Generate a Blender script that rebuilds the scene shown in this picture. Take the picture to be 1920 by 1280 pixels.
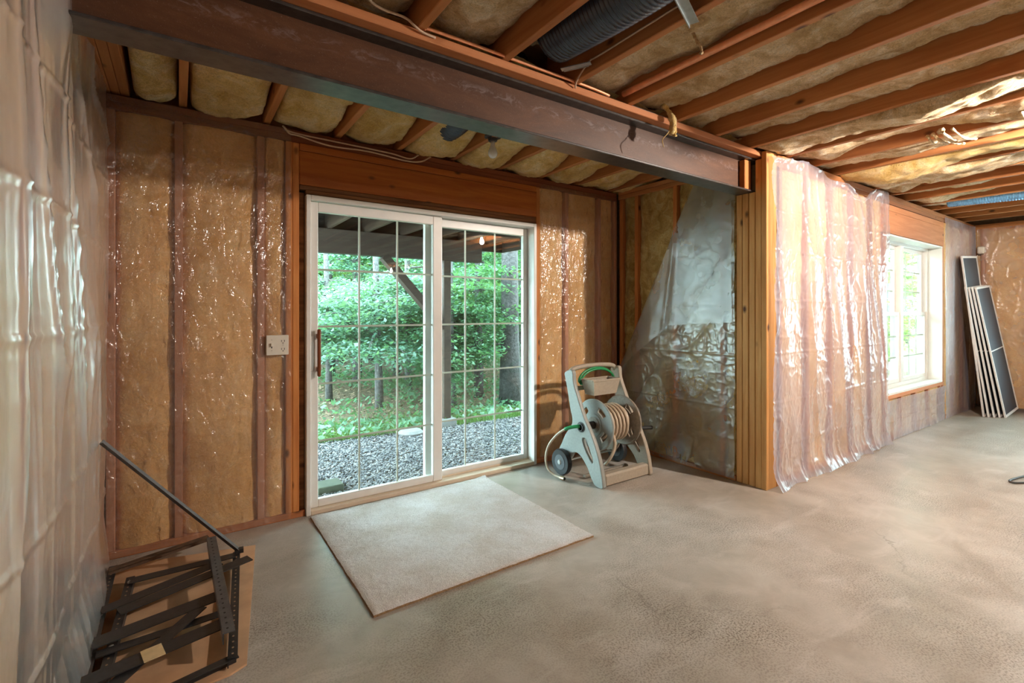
import bpy, bmesh, math, random
import numpy as np
from mathutils import Vector, Matrix
random.seed(7)
RNG = np.random.default_rng(11)
S = bpy.context.scene
for _o in list(bpy.data.objects): bpy.data.objects.remove(_o)
C = S.collection

# ------------------------------------------------------------------ camera, sky, exposure
cam_d = bpy.data.cameras.new('camera')
cam = bpy.data.objects.new('camera', cam_d); C.objects.link(cam)
cam.location = (0, 0, 1.285)
cam.rotation_euler = (math.radians(90), 0, math.radians(-34.65))
cam_d.sensor_width = 36.0
cam_d.lens = 904 / 1920 * 36
cam_d.shift_y = -57 / 1920
cam_d.clip_start = 0.05; cam_d.clip_end = 200
S.camera = cam
W = bpy.data.worlds.new('overcast_sky'); S.world = W; W.use_nodes = True
_bg = W.node_tree.nodes['Background']
_bg.inputs['Color'].default_value = (0.67, 0.91, 1.0, 1)      # even overcast sky all round
_bg.inputs['Strength'].default_value = 10.5
S.view_settings.view_transform = 'Standard'; S.view_settings.look = 'None'
S.view_settings.exposure = 1.1; S.view_settings.gamma = 1.0
S.view_settings.use_curve_mapping = False
S.cycles.max_bounces = 10; S.cycles.diffuse_bounces = 5; S.cycles.glossy_bounces = 4
S.cycles.transparent_max_bounces = 24; S.cycles.transmission_bounces = 6
S.cycles.caustics_reflective = False; S.cycles.caustics_refractive = False
S.cycles.sample_clamp_indirect = 4.0
S.cycles.use_denoising = True
BULB_POWER = 3100.0          # radiance of the bare bulbs' glass
BULB_COL = (1.0, 0.88, 0.77)

# ------------------------------------------------------------------ noise (numpy)
def _hash(ix, iy, seed):
    h = (ix.astype(np.int64) * 374761393 + iy.astype(np.int64) * 668265263 + seed * 974711) & 0x7fffffff
    h = ((h ^ (h >> 13)) * 1274126177) & 0x7fffffff
    h = (h ^ (h >> 16)) & 0xffff
    return h / 65535.0
def vnoise(x, y, seed=0):
    x = np.asarray(x, float); y = np.asarray(y, float)
    ix = np.floor(x); iy = np.floor(y); fx = x - ix; fy = y - iy
    fx = fx * fx * fx * (fx * (fx * 6 - 15) + 10); fy = fy * fy * fy * (fy * (fy * 6 - 15) + 10)
    a = _hash(ix, iy, seed); b = _hash(ix + 1, iy, seed); c = _hash(ix, iy + 1, seed); d = _hash(ix + 1, iy + 1, seed)
    return (a * (1 - fx) + b * fx) * (1 - fy) + (c * (1 - fx) + d * fx) * fy
def fbm(x, y, seed=0, oct=4):
    s = 0; a = 0.5; t = 0
    for k in range(oct):
        s = s + a * vnoise(x * 2 ** k, y * 2 ** k, seed + 17 * k); t += a; a *= 0.5
    return s / t - 0.5
def ridge(x, y, seed=0):
    return 1 - np.abs(2 * vnoise(x, y, seed) - 1)

# ------------------------------------------------------------------ mesh helpers
def link(o, parent=None):
    C.objects.link(o)
    if parent is not None:
        o.parent = parent
        loc = Vector((0, 0, 0)); p = parent
        if p.parent is None: loc = p.location.copy()
        else: loc = p.parent.location.copy() if p.type != 'EMPTY' else p.location.copy()
        o.matrix_parent_inverse = Matrix.Translation(-loc) if p.type == 'EMPTY' else Matrix.Identity(4)
    return o
def mk(name, verts, faces, mat, parent=None, smooth=False):
    me = bpy.data.meshes.new(name)
    me.from_pydata([tuple(map(float, v)) for v in verts], [], faces)
    if mat is not None: me.materials.append(mat)
    if smooth: me.polygons.foreach_set('use_smooth', [True] * len(me.polygons))
    if len(faces) < 6000:
        q = bmesh.new(); q.from_mesh(me); bmesh.ops.recalc_face_normals(q, faces=q.faces); q.to_mesh(me); q.free()
    me.update()
    o = bpy.data.objects.new(name, me)
    return link(o, parent)
def mk_np(name, v, f, mat, parent=None, smooth=False):
    """v (n,3), f (m,k) arrays"""
    me = bpy.data.meshes.new(name)
    n, m, k = len(v), len(f), f.shape[1]
    me.vertices.add(n); me.vertices.foreach_set('co', np.ascontiguousarray(v, dtype=np.float32).ravel())
    me.loops.add(m * k); me.loops.foreach_set('vertex_index', np.ascontiguousarray(f, dtype=np.int32).ravel())
    me.polygons.add(m); me.polygons.foreach_set('loop_start', np.arange(0, m * k, k, dtype=np.int32))
    me.polygons.foreach_set('loop_total', np.full(m, k, dtype=np.int32))
    if smooth: me.polygons.foreach_set('use_smooth', np.ones(m, dtype=bool))
    me.update(calc_edges=True); me.validate()
    me.materials.append(mat)
    o = bpy.data.objects.new(name, me)
    return link(o, parent)
def tag(o, label=None, cat=None, group=None, kind=None):
    if label: o['label'] = label
    if cat: o['category'] = cat
    if group: o['group'] = group
    if kind: o['kind'] = kind
    return o
def empty(name, loc, label=None, cat=None, group=None, kind=None):
    o = bpy.data.objects.new(name, None); C.objects.link(o); o.location = loc; o.empty_display_size = 0.05
    return tag(o, label, cat, group, kind)
class MB:
    def __init__(s): s.v = []; s.f = []
    def box(s, lo, hi):
        n = len(s.v); x0, y0, z0 = lo; x1, y1, z1 = hi
        s.v += [(x0, y0, z0), (x1, y0, z0), (x1, y1, z0), (x0, y1, z0), (x0, y0, z1), (x1, y0, z1), (x1, y1, z1), (x0, y1, z1)]
        s.f += [tuple(n + i for i in q) for q in ((0, 3, 2, 1), (4, 5, 6, 7), (0, 1, 5, 4), (1, 2, 6, 5), (2, 3, 7, 6), (3, 0, 4, 7))]
        return s
    def bbox(s, lo, hi, b=0.004):
        """box with chamfered edges"""
        n = len(s.v); b = min(b, *(0.45 * (hi[i] - lo[i]) for i in range(3)))
        pts = []; idx = {}
        for sx in (0, 1):
            for sy in (0, 1):
                for sz in (0, 1):
                    c = [(lo, hi)[sx][0], (lo, hi)[sy][1], (lo, hi)[sz][2]]
                    d = [b if q == 0 else -b for q in (sx, sy, sz)]
                    for a in range(3):
                        p = [c[i] + (0 if i == a else d[i]) for i in range(3)]
                        idx[(sx, sy, sz, a)] = n + len(pts); pts.append(tuple(p))
        s.v += pts
        for a in range(3):
            for q in (0, 1):
                o1, o2 = [i for i in range(3) if i != a]
                ring = []
                for (i, j) in ((0, 0), (1, 0), (1, 1), (0, 1)):
                    k = [0, 0, 0]; k[a] = q; k[o1] = i; k[o2] = j; ring.append(idx[(*k, a)])
                s.f.append(tuple(ring if (q ^ (a == 1)) else ring[::-1]))
        for a in range(3):
            o1, o2 = [i for i in range(3) if i != a]
            for i in (0, 1):
                for j in (0, 1):
                    k0 = [0, 0, 0]; k0[o1] = i; k0[o2] = j; k1 = list(k0); k1[a] = 1
                    s.f.append((idx[(*k0, o1)], idx[(*k1, o1)], idx[(*k1, o2)], idx[(*k0, o2)]))
        for sx in (0, 1):
            for sy in (0, 1):
                for sz in (0, 1): s.f.append(tuple(idx[(sx, sy, sz, a)] for a in range(3)))
        return s
    def bar(s, p0, p1, w, h, up=(0, 0, 1)):
        p0 = Vector(p0); p1 = Vector(p1); d = (p1 - p0).normalized(); u = Vector(up)
        r = d.cross(u)
        if r.length < 1e-5: r = d.cross(Vector((1, 0, 0)))
        r.normalize(); u = r.cross(d).normalized()
        n = len(s.v)
        for p in (p0, p1):
            for (a, b) in ((-1, -1), (1, -1), (1, 1), (-1, 1)): s.v.append(tuple(p + r * (a * w / 2) + u * (b * h / 2)))
        s.f += [tuple(n + i for i in q) for q in ((0, 1, 2, 3), (7, 6, 5, 4), (0, 4, 5, 1), (1, 5, 6, 2), (2, 6, 7, 3), (3, 7, 4, 0))]
        return s
    def tube(s, pts, r, n=10, caps=True, closed=False):
        pts = [Vector(p) for p in pts]; k = len(pts)
        rr = r if isinstance(r, (list, tuple)) else [r] * k
        base = len(s.v); prev = None
        for i, p in enumerate(pts):
            if closed: d = pts[(i + 1) % k] - pts[i - 1]
            else: d = pts[min(i + 1, k - 1)] - pts[max(i - 1, 0)]
            d.normalize()
            if prev is None:
                a = d.cross(Vector((0, 0, 1)))
                if a.length < 1e-3: a = d.cross(Vector((1, 0, 0)))
            else: a = prev - d * prev.dot(d)
            a.normalize(); prev = a; b = d.cross(a)
            for j in range(n):
                t = 2 * math.pi * j / n
                s.v.append(tuple(p + (a * math.cos(t) + b * math.sin(t)) * rr[i]))
        for i in range(k if closed else k - 1):
            i2 = (i + 1) % k
            for j in range(n):
                j2 = (j + 1) % n
                s.f.append((base + i * n + j, base + i * n + j2, base + i2 * n + j2, base + i2 * n + j))
        if caps and not closed:
            s.f.append(tuple(base + j for j in range(n))[::-1]); s.f.append(tuple(base + (k - 1) * n + j for j in range(n)))
        return s
    def lathe(s, prof, c, axis='z', n=24):
        """prof: list of (radius, height) about an axis through c"""
        base = len(s.v); c = Vector(c)
        for (r, h) in prof:
            for j in range(n):
                t = 2 * math.pi * j / n; a, b = r * math.cos(t), r * math.sin(t)
                p = {'z': (a, b, h), 'x': (h, a, b), 'y': (b, h, a)}[axis]
                s.v.append(tuple(c + Vector(p)))
        for i in range(len(prof) - 1):
            for j in range(n):
                j2 = (j + 1) % n
                s.f.append((base + i * n + j, base + i * n + j2, base + (i + 1) * n + j2, base + (i + 1) * n + j))
        s.f.append(tuple(base + j for j in range(n))[::-1]); s.f.append(tuple(base + (len(prof) - 1) * n + j for j in range(n)))
        return s
    def build(s, name, mat, parent=None, smooth=False): return mk(name, s.v, s.f, mat, parent, smooth)
def box(name, lo, hi, mat, parent=None, b=0.0):
    m = MB(); (m.bbox(lo, hi, b) if b else m.box(lo, hi)); return m.build(name, mat, parent)
def plate(name, outer, holes, thick, bevel, mat, to3d, parent=None):
    """flat shape with holes, extruded and bevelled; to3d maps (a, b, depth) to the scene"""
    cu = bpy.data.curves.new(name, 'CURVE'); cu.dimensions = '2D'; cu.fill_mode = 'BOTH'
    cu.extrude = thick / 2 - bevel; cu.bevel_depth = bevel; cu.bevel_resolution = 1; cu.offset = -bevel
    for loop in [outer] + holes:
        sp = cu.splines.new('POLY'); sp.points.add(len(loop) - 1); sp.use_cyclic_u = True
        for p, q in zip(sp.points, loop): p.co = (q[0], q[1], 0, 1)
    tmp = bpy.data.objects.new('tmp', cu); C.objects.link(tmp)
    me = bpy.data.meshes.new_from_object(tmp.evaluated_get(bpy.context.evaluated_depsgraph_get()))
    bpy.data.objects.remove(tmp); bpy.data.curves.remove(cu)
    for v in me.vertices: v.co = to3d(*v.co)
    me.materials.clear(); me.materials.append(mat); me.name = name
    o = bpy.data.objects.new(name, me); return link(o, parent)
def smooth_loop(pts, n=4):
    out = []; k = len(pts)
    for i in range(k):
        p0, p1, p2, p3 = (np.array(pts[(i + j - 1) % k], float) for j in range(4))
        for t in np.arange(n) / n:
            out.append(tuple(0.5 * (2 * p1 + (p2 - p0) * t + (2 * p0 - 5 * p1 + 4 * p2 - p3) * t * t + (3 * p1 - p0 - 3 * p2 + p3) * t ** 3)))
    return out
def smooth_path(pts, n=6):
    P = [np.array(p, float) for p in pts]; P = [2 * P[0] - P[1]] + P + [2 * P[-1] - P[-2]]; out = []
    for i in range(1, len(P) - 2):
        p0, p1, p2, p3 = P[i - 1:i + 3]
        for t in np.arange(n) / n:
            out.append(0.5 * (2 * p1 + (p2 - p0) * t + (2 * p0 - 5 * p1 + 4 * p2 - p3) * t * t + (3 * p1 - p0 - 3 * p2 + p3) * t ** 3))
    out.append(P[-2]); return [tuple(p) for p in out]
def grid_faces(nu, nv):
    i, j = np.meshgrid(np.arange(nu - 1), np.arange(nv - 1), indexing='ij')
    a = (i * nv + j).ravel(); return np.stack([a, a + nv, a + nv + 1, a + 1], 1)

# ------------------------------------------------------------------ materials
def nmat(name):
    m = bpy.data.materials.new(name); m.use_nodes = True; nt = m.node_tree; nt.nodes.clear()
    out = nt.nodes.new('ShaderNodeOutputMaterial')
    return m, nt, out
def N(nt, t, **kw):
    n = nt.nodes.new('ShaderNode' + t)
    for k, v in kw.items():
        if k in n.inputs.keys(): n.inputs[k].default_value = v
        else: setattr(n, k, v)
    return n
def L(nt, a, ao, b, bi): nt.links.new(a.outputs[ao], b.inputs[bi])
def coords(nt, scale=(1, 1, 1), rand=True):
    tc = N(nt, 'TexCoord'); mp = N(nt, 'Mapping'); mp.inputs['Scale'].default_value = scale
    L(nt, tc, 'Object', mp, 'Vector')
    if rand:
        oi = N(nt, 'ObjectInfo'); mu = N(nt, 'Math', operation='MULTIPLY'); mu.inputs[1].default_value = 37.0
        L(nt, oi, 'Random', mu, 0); L(nt, mu, 'Value', mp, 'Location')
    return mp
def ramp(nt, stops):
    r = N(nt, 'ValToRGB'); e = r.color_ramp.elements
    while len(e) < len(stops): e.new(0.5)
    for q, (p, c) in zip(e, stops): q.position = p; q.color = (*c, 1) if len(c) == 3 else c
    return r
def noise(nt, mp, scale, detail=4, rough=0.55, dist=0.0):
    n = N(nt, 'TexNoise'); n.inputs['Scale'].default_value = scale; n.inputs['Detail'].default_value = detail
    n.inputs['Roughness'].default_value = rough; n.inputs['Distortion'].default_value = dist
    L(nt, mp, 'Vector', n, 'Vector'); return n
def mixc(nt, a, b, fac, mode='MIX'):
    m = N(nt, 'MixRGB'); m.blend_type = mode
    for src, i in ((fac, 'Fac'), (a, 'Color1'), (b, 'Color2')):
        if isinstance(src, tuple) and hasattr(src[0], 'outputs'): L(nt, src[0], src[1], m, i)
        elif isinstance(src, (int, float)): m.inputs[i].default_value = src
        else: m.inputs[i].default_value = (*src, 1)
    return m
def bump(nt, src, so, strength, dist, prev=None):
    b = N(nt, 'Bump'); b.inputs['Strength'].default_value = strength; b.inputs['Distance'].default_value = dist
    L(nt, src, so, b, 'Height')
    if prev: L(nt, prev, 'Normal', b, 'Normal')
    return b
def principled(nt, out, rough=0.6, metal=0.0, spec=0.5):
    p = N(nt, 'BsdfPrincipled'); p.inputs['Roughness'].default_value = rough; p.inputs['Metallic'].default_value = metal
    p.inputs['Specular IOR Level'].default_value = spec
    L(nt, p, 'BSDF', out, 'Surface'); return p
def plain(name, col, rough=0.5, metal=0.0, var=0.12, scale=30, bstr=0.15, bdist=0.002, spec=0.5):
    m, nt, out = nmat(name); p = principled(nt, out, rough, metal, spec); mp = coords(nt)
    n = noise(nt, mp, scale); r = ramp(nt, [(0.3, tuple(c * (1 - var) for c in col)), (0.7, tuple(min(1, c * (1 + var)) for c in col))])
    L(nt, n, 'Fac', r, 'Fac'); L(nt, r, 'Color', p, 'Base Color')
    if bstr: L(nt, bump(nt, n, 'Fac', bstr, bdist), 'Normal', p, 'Normal')
    return m
def wood(name, axis, light, dark, knot=(0.10, 0.04, 0.015), rough=0.65):
    m, nt, out = nmat(name); p = principled(nt, out, rough, spec=0.3)
    sc = [1.0, 1.0, 1.0]; sc['xyz'.index(axis)] = 0.07
    mp = coords(nt, tuple(sc)); g = noise(nt, mp, 26, 5, 0.6, 0.6); g2 = noise(nt, mp, 4, 2, 0.5, 0.3)
    r = ramp(nt, [(0.32, dark), (0.68, light)]); L(nt, g, 'Fac', r, 'Fac')
    r2 = ramp(nt, [(0.3, (0.78, 0.72, 0.68)), (0.7, (1.08, 1.06, 1.04))]); L(nt, g2, 'Fac', r2, 'Fac')
    c = mixc(nt, (r, 'Color'), (r2, 'Color'), 1.0, 'MULTIPLY')
    sk = [1.0, 1.0, 1.0]; sk['xyz'.index(axis)] = 0.55
    mk_ = coords(nt, tuple(sk)); vo = N(nt, 'TexVoronoi'); vo.inputs['Scale'].default_value = 7.0; L(nt, mk_, 'Vector', vo, 'Vector')
    kr = ramp(nt, [(0.05, (1, 1, 1)), (0.14, (0, 0, 0))]); L(nt, vo, 'Distance', kr, 'Fac')
    c2 = mixc(nt, (c, 'Color'), knot, (kr, 'Color'))
    oi = N(nt, 'ObjectInfo'); rr = ramp(nt, [(0, (0.84, 0.80, 0.78)), (1, (1.10, 1.08, 1.05))]); L(nt, oi, 'Random', rr, 'Fac')
    c3 = mixc(nt, (c2, 'Color'), (rr, 'Color'), 1.0, 'MULTIPLY'); L(nt, c3, 'Color', p, 'Base Color')
    L(nt, bump(nt, g, 'Fac', 0.25, 0.003), 'Normal', p, 'Normal'); return m
PINE_L, PINE_D = (0.54, 0.25, 0.095), (0.40, 0.16, 0.055)
WX = wood('pine_grain_x', 'x', PINE_L, PINE_D); WY = wood('pine_grain_y', 'y', PINE_L, PINE_D); WZ = wood('pine_grain_z', 'z', (0.62, 0.27, 0.085), (0.46, 0.165, 0.045))
W_HEAD = wood('header_wood', 'x', (0.50, 0.17, 0.035), (0.36, 0.10, 0.02)); W_DARK = wood('dark_plate_wood', 'x', (0.26, 0.085, 0.035), (0.15, 0.045, 0.02))
W_PINK = wood('pale_stud_wood', 'z', (0.62, 0.32, 0.20), (0.52, 0.25, 0.15)); W_PALE = wood('pale_pine', 'z', (0.70, 0.40, 0.15), (0.52, 0.25, 0.07))
W_PLY = wood('plywood_edge', 'x', (0.34, 0.17, 0.07), (0.14, 0.06, 0.02)); W_LH = wood('window_header_wood', 'x', (0.72, 0.33, 0.15), (0.58, 0.23, 0.09))
W_DECK = wood('deck_wood', 'y', (0.085, 0.06, 0.045), (0.05, 0.035, 0.028), (0.03, 0.02, 0.015)); W_DECKX = wood('deck_wood_x', 'x', (0.07, 0.05, 0.04), (0.045, 0.03, 0.025), (0.03, 0.02, 0.015))
W_BOARD = wood('deck_board_wood', 'x', (0.15, 0.15, 0.12), (0.09, 0.09, 0.075), (0.05, 0.04, 0.03))
W_HANDLE = wood('handle_wood', 'z', (0.30, 0.10, 0.04), (0.18, 0.055, 0.02), (0.1, 0.03, 0.01), 0.35)

def fiber(name, a, b, c, sc=1.0, lo=0.6):
    m, nt, out = nmat(name); p = principled(nt, out, 0.95, spec=0.1); mp = coords(nt)
    n1 = noise(nt, mp, 7 * sc, 5, 0.65, 0.8); n2 = noise(nt, mp, 70 * sc, 4, 0.7, 1.5); n3 = noise(nt, mp, 2.2 * sc, 2)
    r = ramp(nt, [(0.36, a), (0.52, b), (0.67, c)]); L(nt, n1, 'Fac', r, 'Fac')
    r2 = ramp(nt, [(0.25, (lo, lo * .97, lo * .90)), (0.6, (1.06, 1.05, 1.03))]); L(nt, n2, 'Fac', r2, 'Fac')
    c1 = mixc(nt, (r, 'Color'), (r2, 'Color'), 1.0, 'MULTIPLY')
    r3 = ramp(nt, [(0.35, (0.80, 0.76, 0.66)), (0.65, (1.05, 1.04, 1.03))]); L(nt, n3, 'Fac', r3, 'Fac')
    c2 = mixc(nt, (c1, 'Color'), (r3, 'Color'), 1.0, 'MULTIPLY'); L(nt, c2, 'Color', p, 'Base Color')
    b1 = bump(nt, n1, 'Fac', 0.5, 0.02); b2 = bump(nt, n2, 'Fac', 0.7, 0.008, b1); L(nt, b2, 'Normal', p, 'Normal')
    p.inputs['Sheen Weight'].default_value = 0.15
    return m
FIB = fiber('fiberglass_ceiling', (0.52, 0.36, 0.18), (0.74, 0.58, 0.37), (0.88, 0.81, 0.68), 1.25, 0.5)
FIBW = fiber('fiberglass_wall', (0.84, 0.48, 0.19), (0.90, 0.56, 0.25), (0.92, 0.64, 0.34), 0.7, 0.82)
FIBY = fiber('fiberglass_yellow', (0.62, 0.42, 0.13), (0.74, 0.55, 0.24), (0.78, 0.66, 0.40))
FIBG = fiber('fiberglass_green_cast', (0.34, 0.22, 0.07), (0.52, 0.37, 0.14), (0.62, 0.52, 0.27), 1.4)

def two_sided(nt, fr, ior):
    ge = N(nt, 'NewGeometry'); mr = N(nt, 'MapRange'); mr.inputs['To Min'].default_value = ior; mr.inputs['To Max'].default_value = 1 / ior
    L(nt, ge, 'Backfacing', mr, 'Value'); L(nt, mr, 'Result', fr, 'IOR')
def poly(name, milk, gloss, rough, col=(0.86, 0.85, 0.87), bscale=22, bstr=0.35, bd=0.012, stretch=(1, 1, 1), tint=(0.97, 0.97, 0.97)):
    """thin polyethylene film: clear + a little milkiness + a glossy skin"""
    m, nt, out = nmat(name); mp = coords(nt, stretch)
    n = noise(nt, mp, bscale, 3, 0.5, 0.7); n2 = noise(nt, mp, bscale * 3.3, 2, 0.5, 0.3); n3 = noise(nt, mp, 3.1, 3)
    b = bump(nt, n, 'Fac', bstr, bd); b2 = bump(nt, n2, 'Fac', bstr * 0.5, bd * 0.4, b)
    tr = N(nt, 'BsdfTransparent'); tr.inputs['Color'].default_value = (*tint, 1)
    di = N(nt, 'BsdfDiffuse'); di.inputs['Color'].default_value = (*col, 1); L(nt, b2, 'Normal', di, 'Normal')
    tl = N(nt, 'BsdfTranslucent'); tl.inputs['Color'].default_value = (*col, 1)
    m1 = N(nt, 'MixShader'); m1.inputs[0].default_value = 0.4; L(nt, di, 0, m1, 1); L(nt, tl, 0, m1, 2)
    mr = N(nt, 'MapRange'); mr.inputs['From Min'].default_value = 0.3; mr.inputs['From Max'].default_value = 0.7
    mr.inputs['To Min'].default_value = milk * 0.65; mr.inputs['To Max'].default_value = milk * 1.35; L(nt, n3, 'Fac', mr, 'Value')
    m2 = N(nt, 'MixShader'); L(nt, mr, 'Result', m2, 0); L(nt, tr, 0, m2, 1); L(nt, m1, 0, m2, 2)
    gl = N(nt, 'BsdfGlossy'); gl.inputs['Roughness'].default_value = rough; gl.inputs['Color'].default_value = (1, 1, 1, 1); L(nt, b2, 'Normal', gl, 'Normal')
    fr = N(nt, 'Fresnel'); two_sided(nt, fr, 1.52); L(nt, b2, 'Normal', fr, 'Normal')
    mu = N(nt, 'Math', operation='MULTIPLY'); mu.use_clamp = True; mu.inputs[1].default_value = gloss; L(nt, fr, 0, mu, 0)
    m3 = N(nt, 'MixShader'); L(nt, mu, 0, m3, 0); L(nt, m2, 0, m3, 1); L(nt, gl, 0, m3, 2)
    L(nt, m3, 0, out, 'Surface'); return m
P_BACK = poly('vapor_film_clear', 0.12, 1.8, 0.13, col=(0.85, 0.74, 0.66), bscale=18, bstr=1.0, bd=0.022, stretch=(1, 1, 0.6))
P_LEFT = poly('vapor_film_left', 0.50, 2.2, 0.28, col=(0.74, 0.71, 0.69), bscale=9, bstr=0.10, stretch=(1, 1, 0.12))
P_WIN = poly('vapor_film_bright', 0.43, 1.0, 0.29, col=(0.58, 0.60, 0.74), bscale=14, bstr=0.22, stretch=(1, 1, 0.3))
P_SIDE = poly('vapor_film_side_daylit', 0.30, 1.8, 0.285, col=(0.56, 0.68, 0.68), bscale=9, bstr=0.2)  # teal in the film colour stands in for reflected door daylight
P_FLAP = poly('vapor_film_flap', 0.30, 1.3, 0.30, col=(0.56, 0.62, 0.62), bscale=8, bstr=0.15)
P_FAR = poly('vapor_film_far', 0.25, 1.5, 0.285, col=(0.80, 0.70, 0.66))

def glass(name, tint=(0.93, 0.97, 0.95), gain=1.0):
    m, nt, out = nmat(name); tr = N(nt, 'BsdfTransparent'); tr.inputs['Color'].default_value = (*tint, 1)
    gl = N(nt, 'BsdfGlossy'); gl.inputs['Roughness'].default_value = 0.0; fr = N(nt, 'Fresnel'); two_sided(nt, fr, 1.5)
    mu = N(nt, 'Math', operation='MULTIPLY'); mu.use_clamp = True; mu.inputs[1].default_value = gain; L(nt, fr, 0, mu, 0)
    mx = N(nt, 'MixShader'); L(nt, mu, 0, mx, 0); L(nt, tr, 0, mx, 1); L(nt, gl, 0, mx, 2); L(nt, mx, 0, out, 'Surface'); return m
GLASS = glass('window_glass')
VINYL = plain('white_vinyl', (0.78, 0.77, 0.74), 0.35, var=0.03, scale=12, bstr=0.03)
JAMBW = plain('white_jamb_paint', (0.80, 0.80, 0.76), 0.5, var=0.03, scale=9, bstr=0.04)
GRILLE = plain('grille_white', (0.70, 0.72, 0.68), 0.4, var=0.03, bstr=0)
PLASTIC_W = plain('white_plate_plastic', (0.74, 0.70, 0.62), 0.35, var=0.03, bstr=0)
BLACK_GAP = plain('dark_slot', (0.02, 0.02, 0.02), 0.8, bstr=0)
SHEATH = plain('sheathing', (0.30, 0.22, 0.13), 0.9, var=0.2)
SUBF = wood('subfloor_ply', 'x', (0.42, 0.24, 0.10), (0.30, 0.16, 0.06))
PLAINW = plain('rear_wall_concrete', (0.34, 0.31, 0.28), 0.9, var=0.1, scale=4)

def concrete():
    m, nt, out = nmat('concrete_floor'); p = principled(nt, out, 0.42, spec=0.5); mp = coords(nt, rand=False)
    big = noise(nt, mp, 0.9, 5, 0.6, 0.4); mid = noise(nt, mp, 5, 6, 0.65, 0.5); fine = noise(nt, mp, 130, 2, 0.6)
    r = ramp(nt, [(0.30, (0.34, 0.305, 0.255)), (0.50, (0.45, 0.415, 0.37)), (0.72, (0.54, 0.515, 0.48))]); L(nt, big, 'Fac', r, 'Fac')
    r2 = ramp(nt, [(0.3, (0.80, 0.78, 0.76)), (0.65, (1.06, 1.06, 1.06))]); L(nt, mid, 'Fac', r2, 'Fac')
    c = mixc(nt, (r, 'Color'), (r2, 'Color'), 1.0, 'MULTIPLY')
    # dark scuffed pits, denser in some areas
    r3 = ramp(nt, [(0.40, (0.36, 0.32, 0.28)), (0.53, (1, 1, 1))]); L(nt, fine, 'Fac', r3, 'Fac')
    den = noise(nt, mp, 1.3, 3, 0.55, 0.3); rd = ramp(nt, [(0.40, (0, 0, 0)), (0.68, (1, 1, 1))]); L(nt, den, 'Fac', rd, 'Fac')
    pit = mixc(nt, (1, 1, 1), (r3, 'Color'), (rd, 'Color')); c2 = mixc(nt, (c, 'Color'), (pit, 'Color'), 1.0, 'MULTIPLY')
    # pale smears
    ms = coords(nt, (1.0, 3.0, 1.0), rand=False); sm = noise(nt, ms, 2.2, 4, 0.6, 0.6); rs = ramp(nt, [(0.56, (0, 0, 0)), (0.75, (0.35, 0.35, 0.35))]); L(nt, sm, 'Fac', rs, 'Fac')
    c3 = mixc(nt, (c2, 'Color'), (0.66, 0.63, 0.60), (rs, 'Color'))
    # hairline cracks
    vo = N(nt, 'TexVoronoi', feature='DISTANCE_TO_EDGE'); vo.inputs['Scale'].default_value = 0.55
    wn = noise(nt, mp, 3.0, 5, 0.6); va = N(nt, 'VectorMath', operation='SCALE'); va.inputs['Scale'].default_value = 0.35; L(nt, wn, 'Color', va, 0)
    ad = N(nt, 'VectorMath', operation='ADD'); L(nt, mp, 'Vector', ad, 0); L(nt, va, 0, ad, 1); L(nt, ad, 0, vo, 'Vector')
    rk = ramp(nt, [(0.0, (1, 1, 1)), (0.0022, (0, 0, 0))]); L(nt, vo, 'Distance', rk, 'Fac')
    msk = noise(nt, mp, 1.1, 2); rm = ramp(nt, [(0.5, (0, 0, 0)), (0.62, (0.6, 0.6, 0.6))]); L(nt, msk, 'Fac', rm, 'Fac')
    kk = mixc(nt, (rk, 'Color'), (rm, 'Color'), 1.0, 'MULTIPLY'); c4 = mixc(nt, (c3, 'Color'), (0.16, 0.13, 0.10), (kk, 'Color'))
    L(nt, c4, 'Color', p, 'Base Color')
    rr = ramp(nt, [(0.3, (0.30, 0.30, 0.30)), (0.7, (0.44, 0.44, 0.44))]); L(nt, mid, 'Fac', rr, 'Fac'); L(nt, rr, 'Color', p, 'Roughness')
    b1 = bump(nt, mid, 'Fac', 0.08, 0.01); L(nt, bump(nt, fine, 'Fac', 0.12, 0.002, b1), 'Normal', p, 'Normal'); return m
CONC = concrete()
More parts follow.
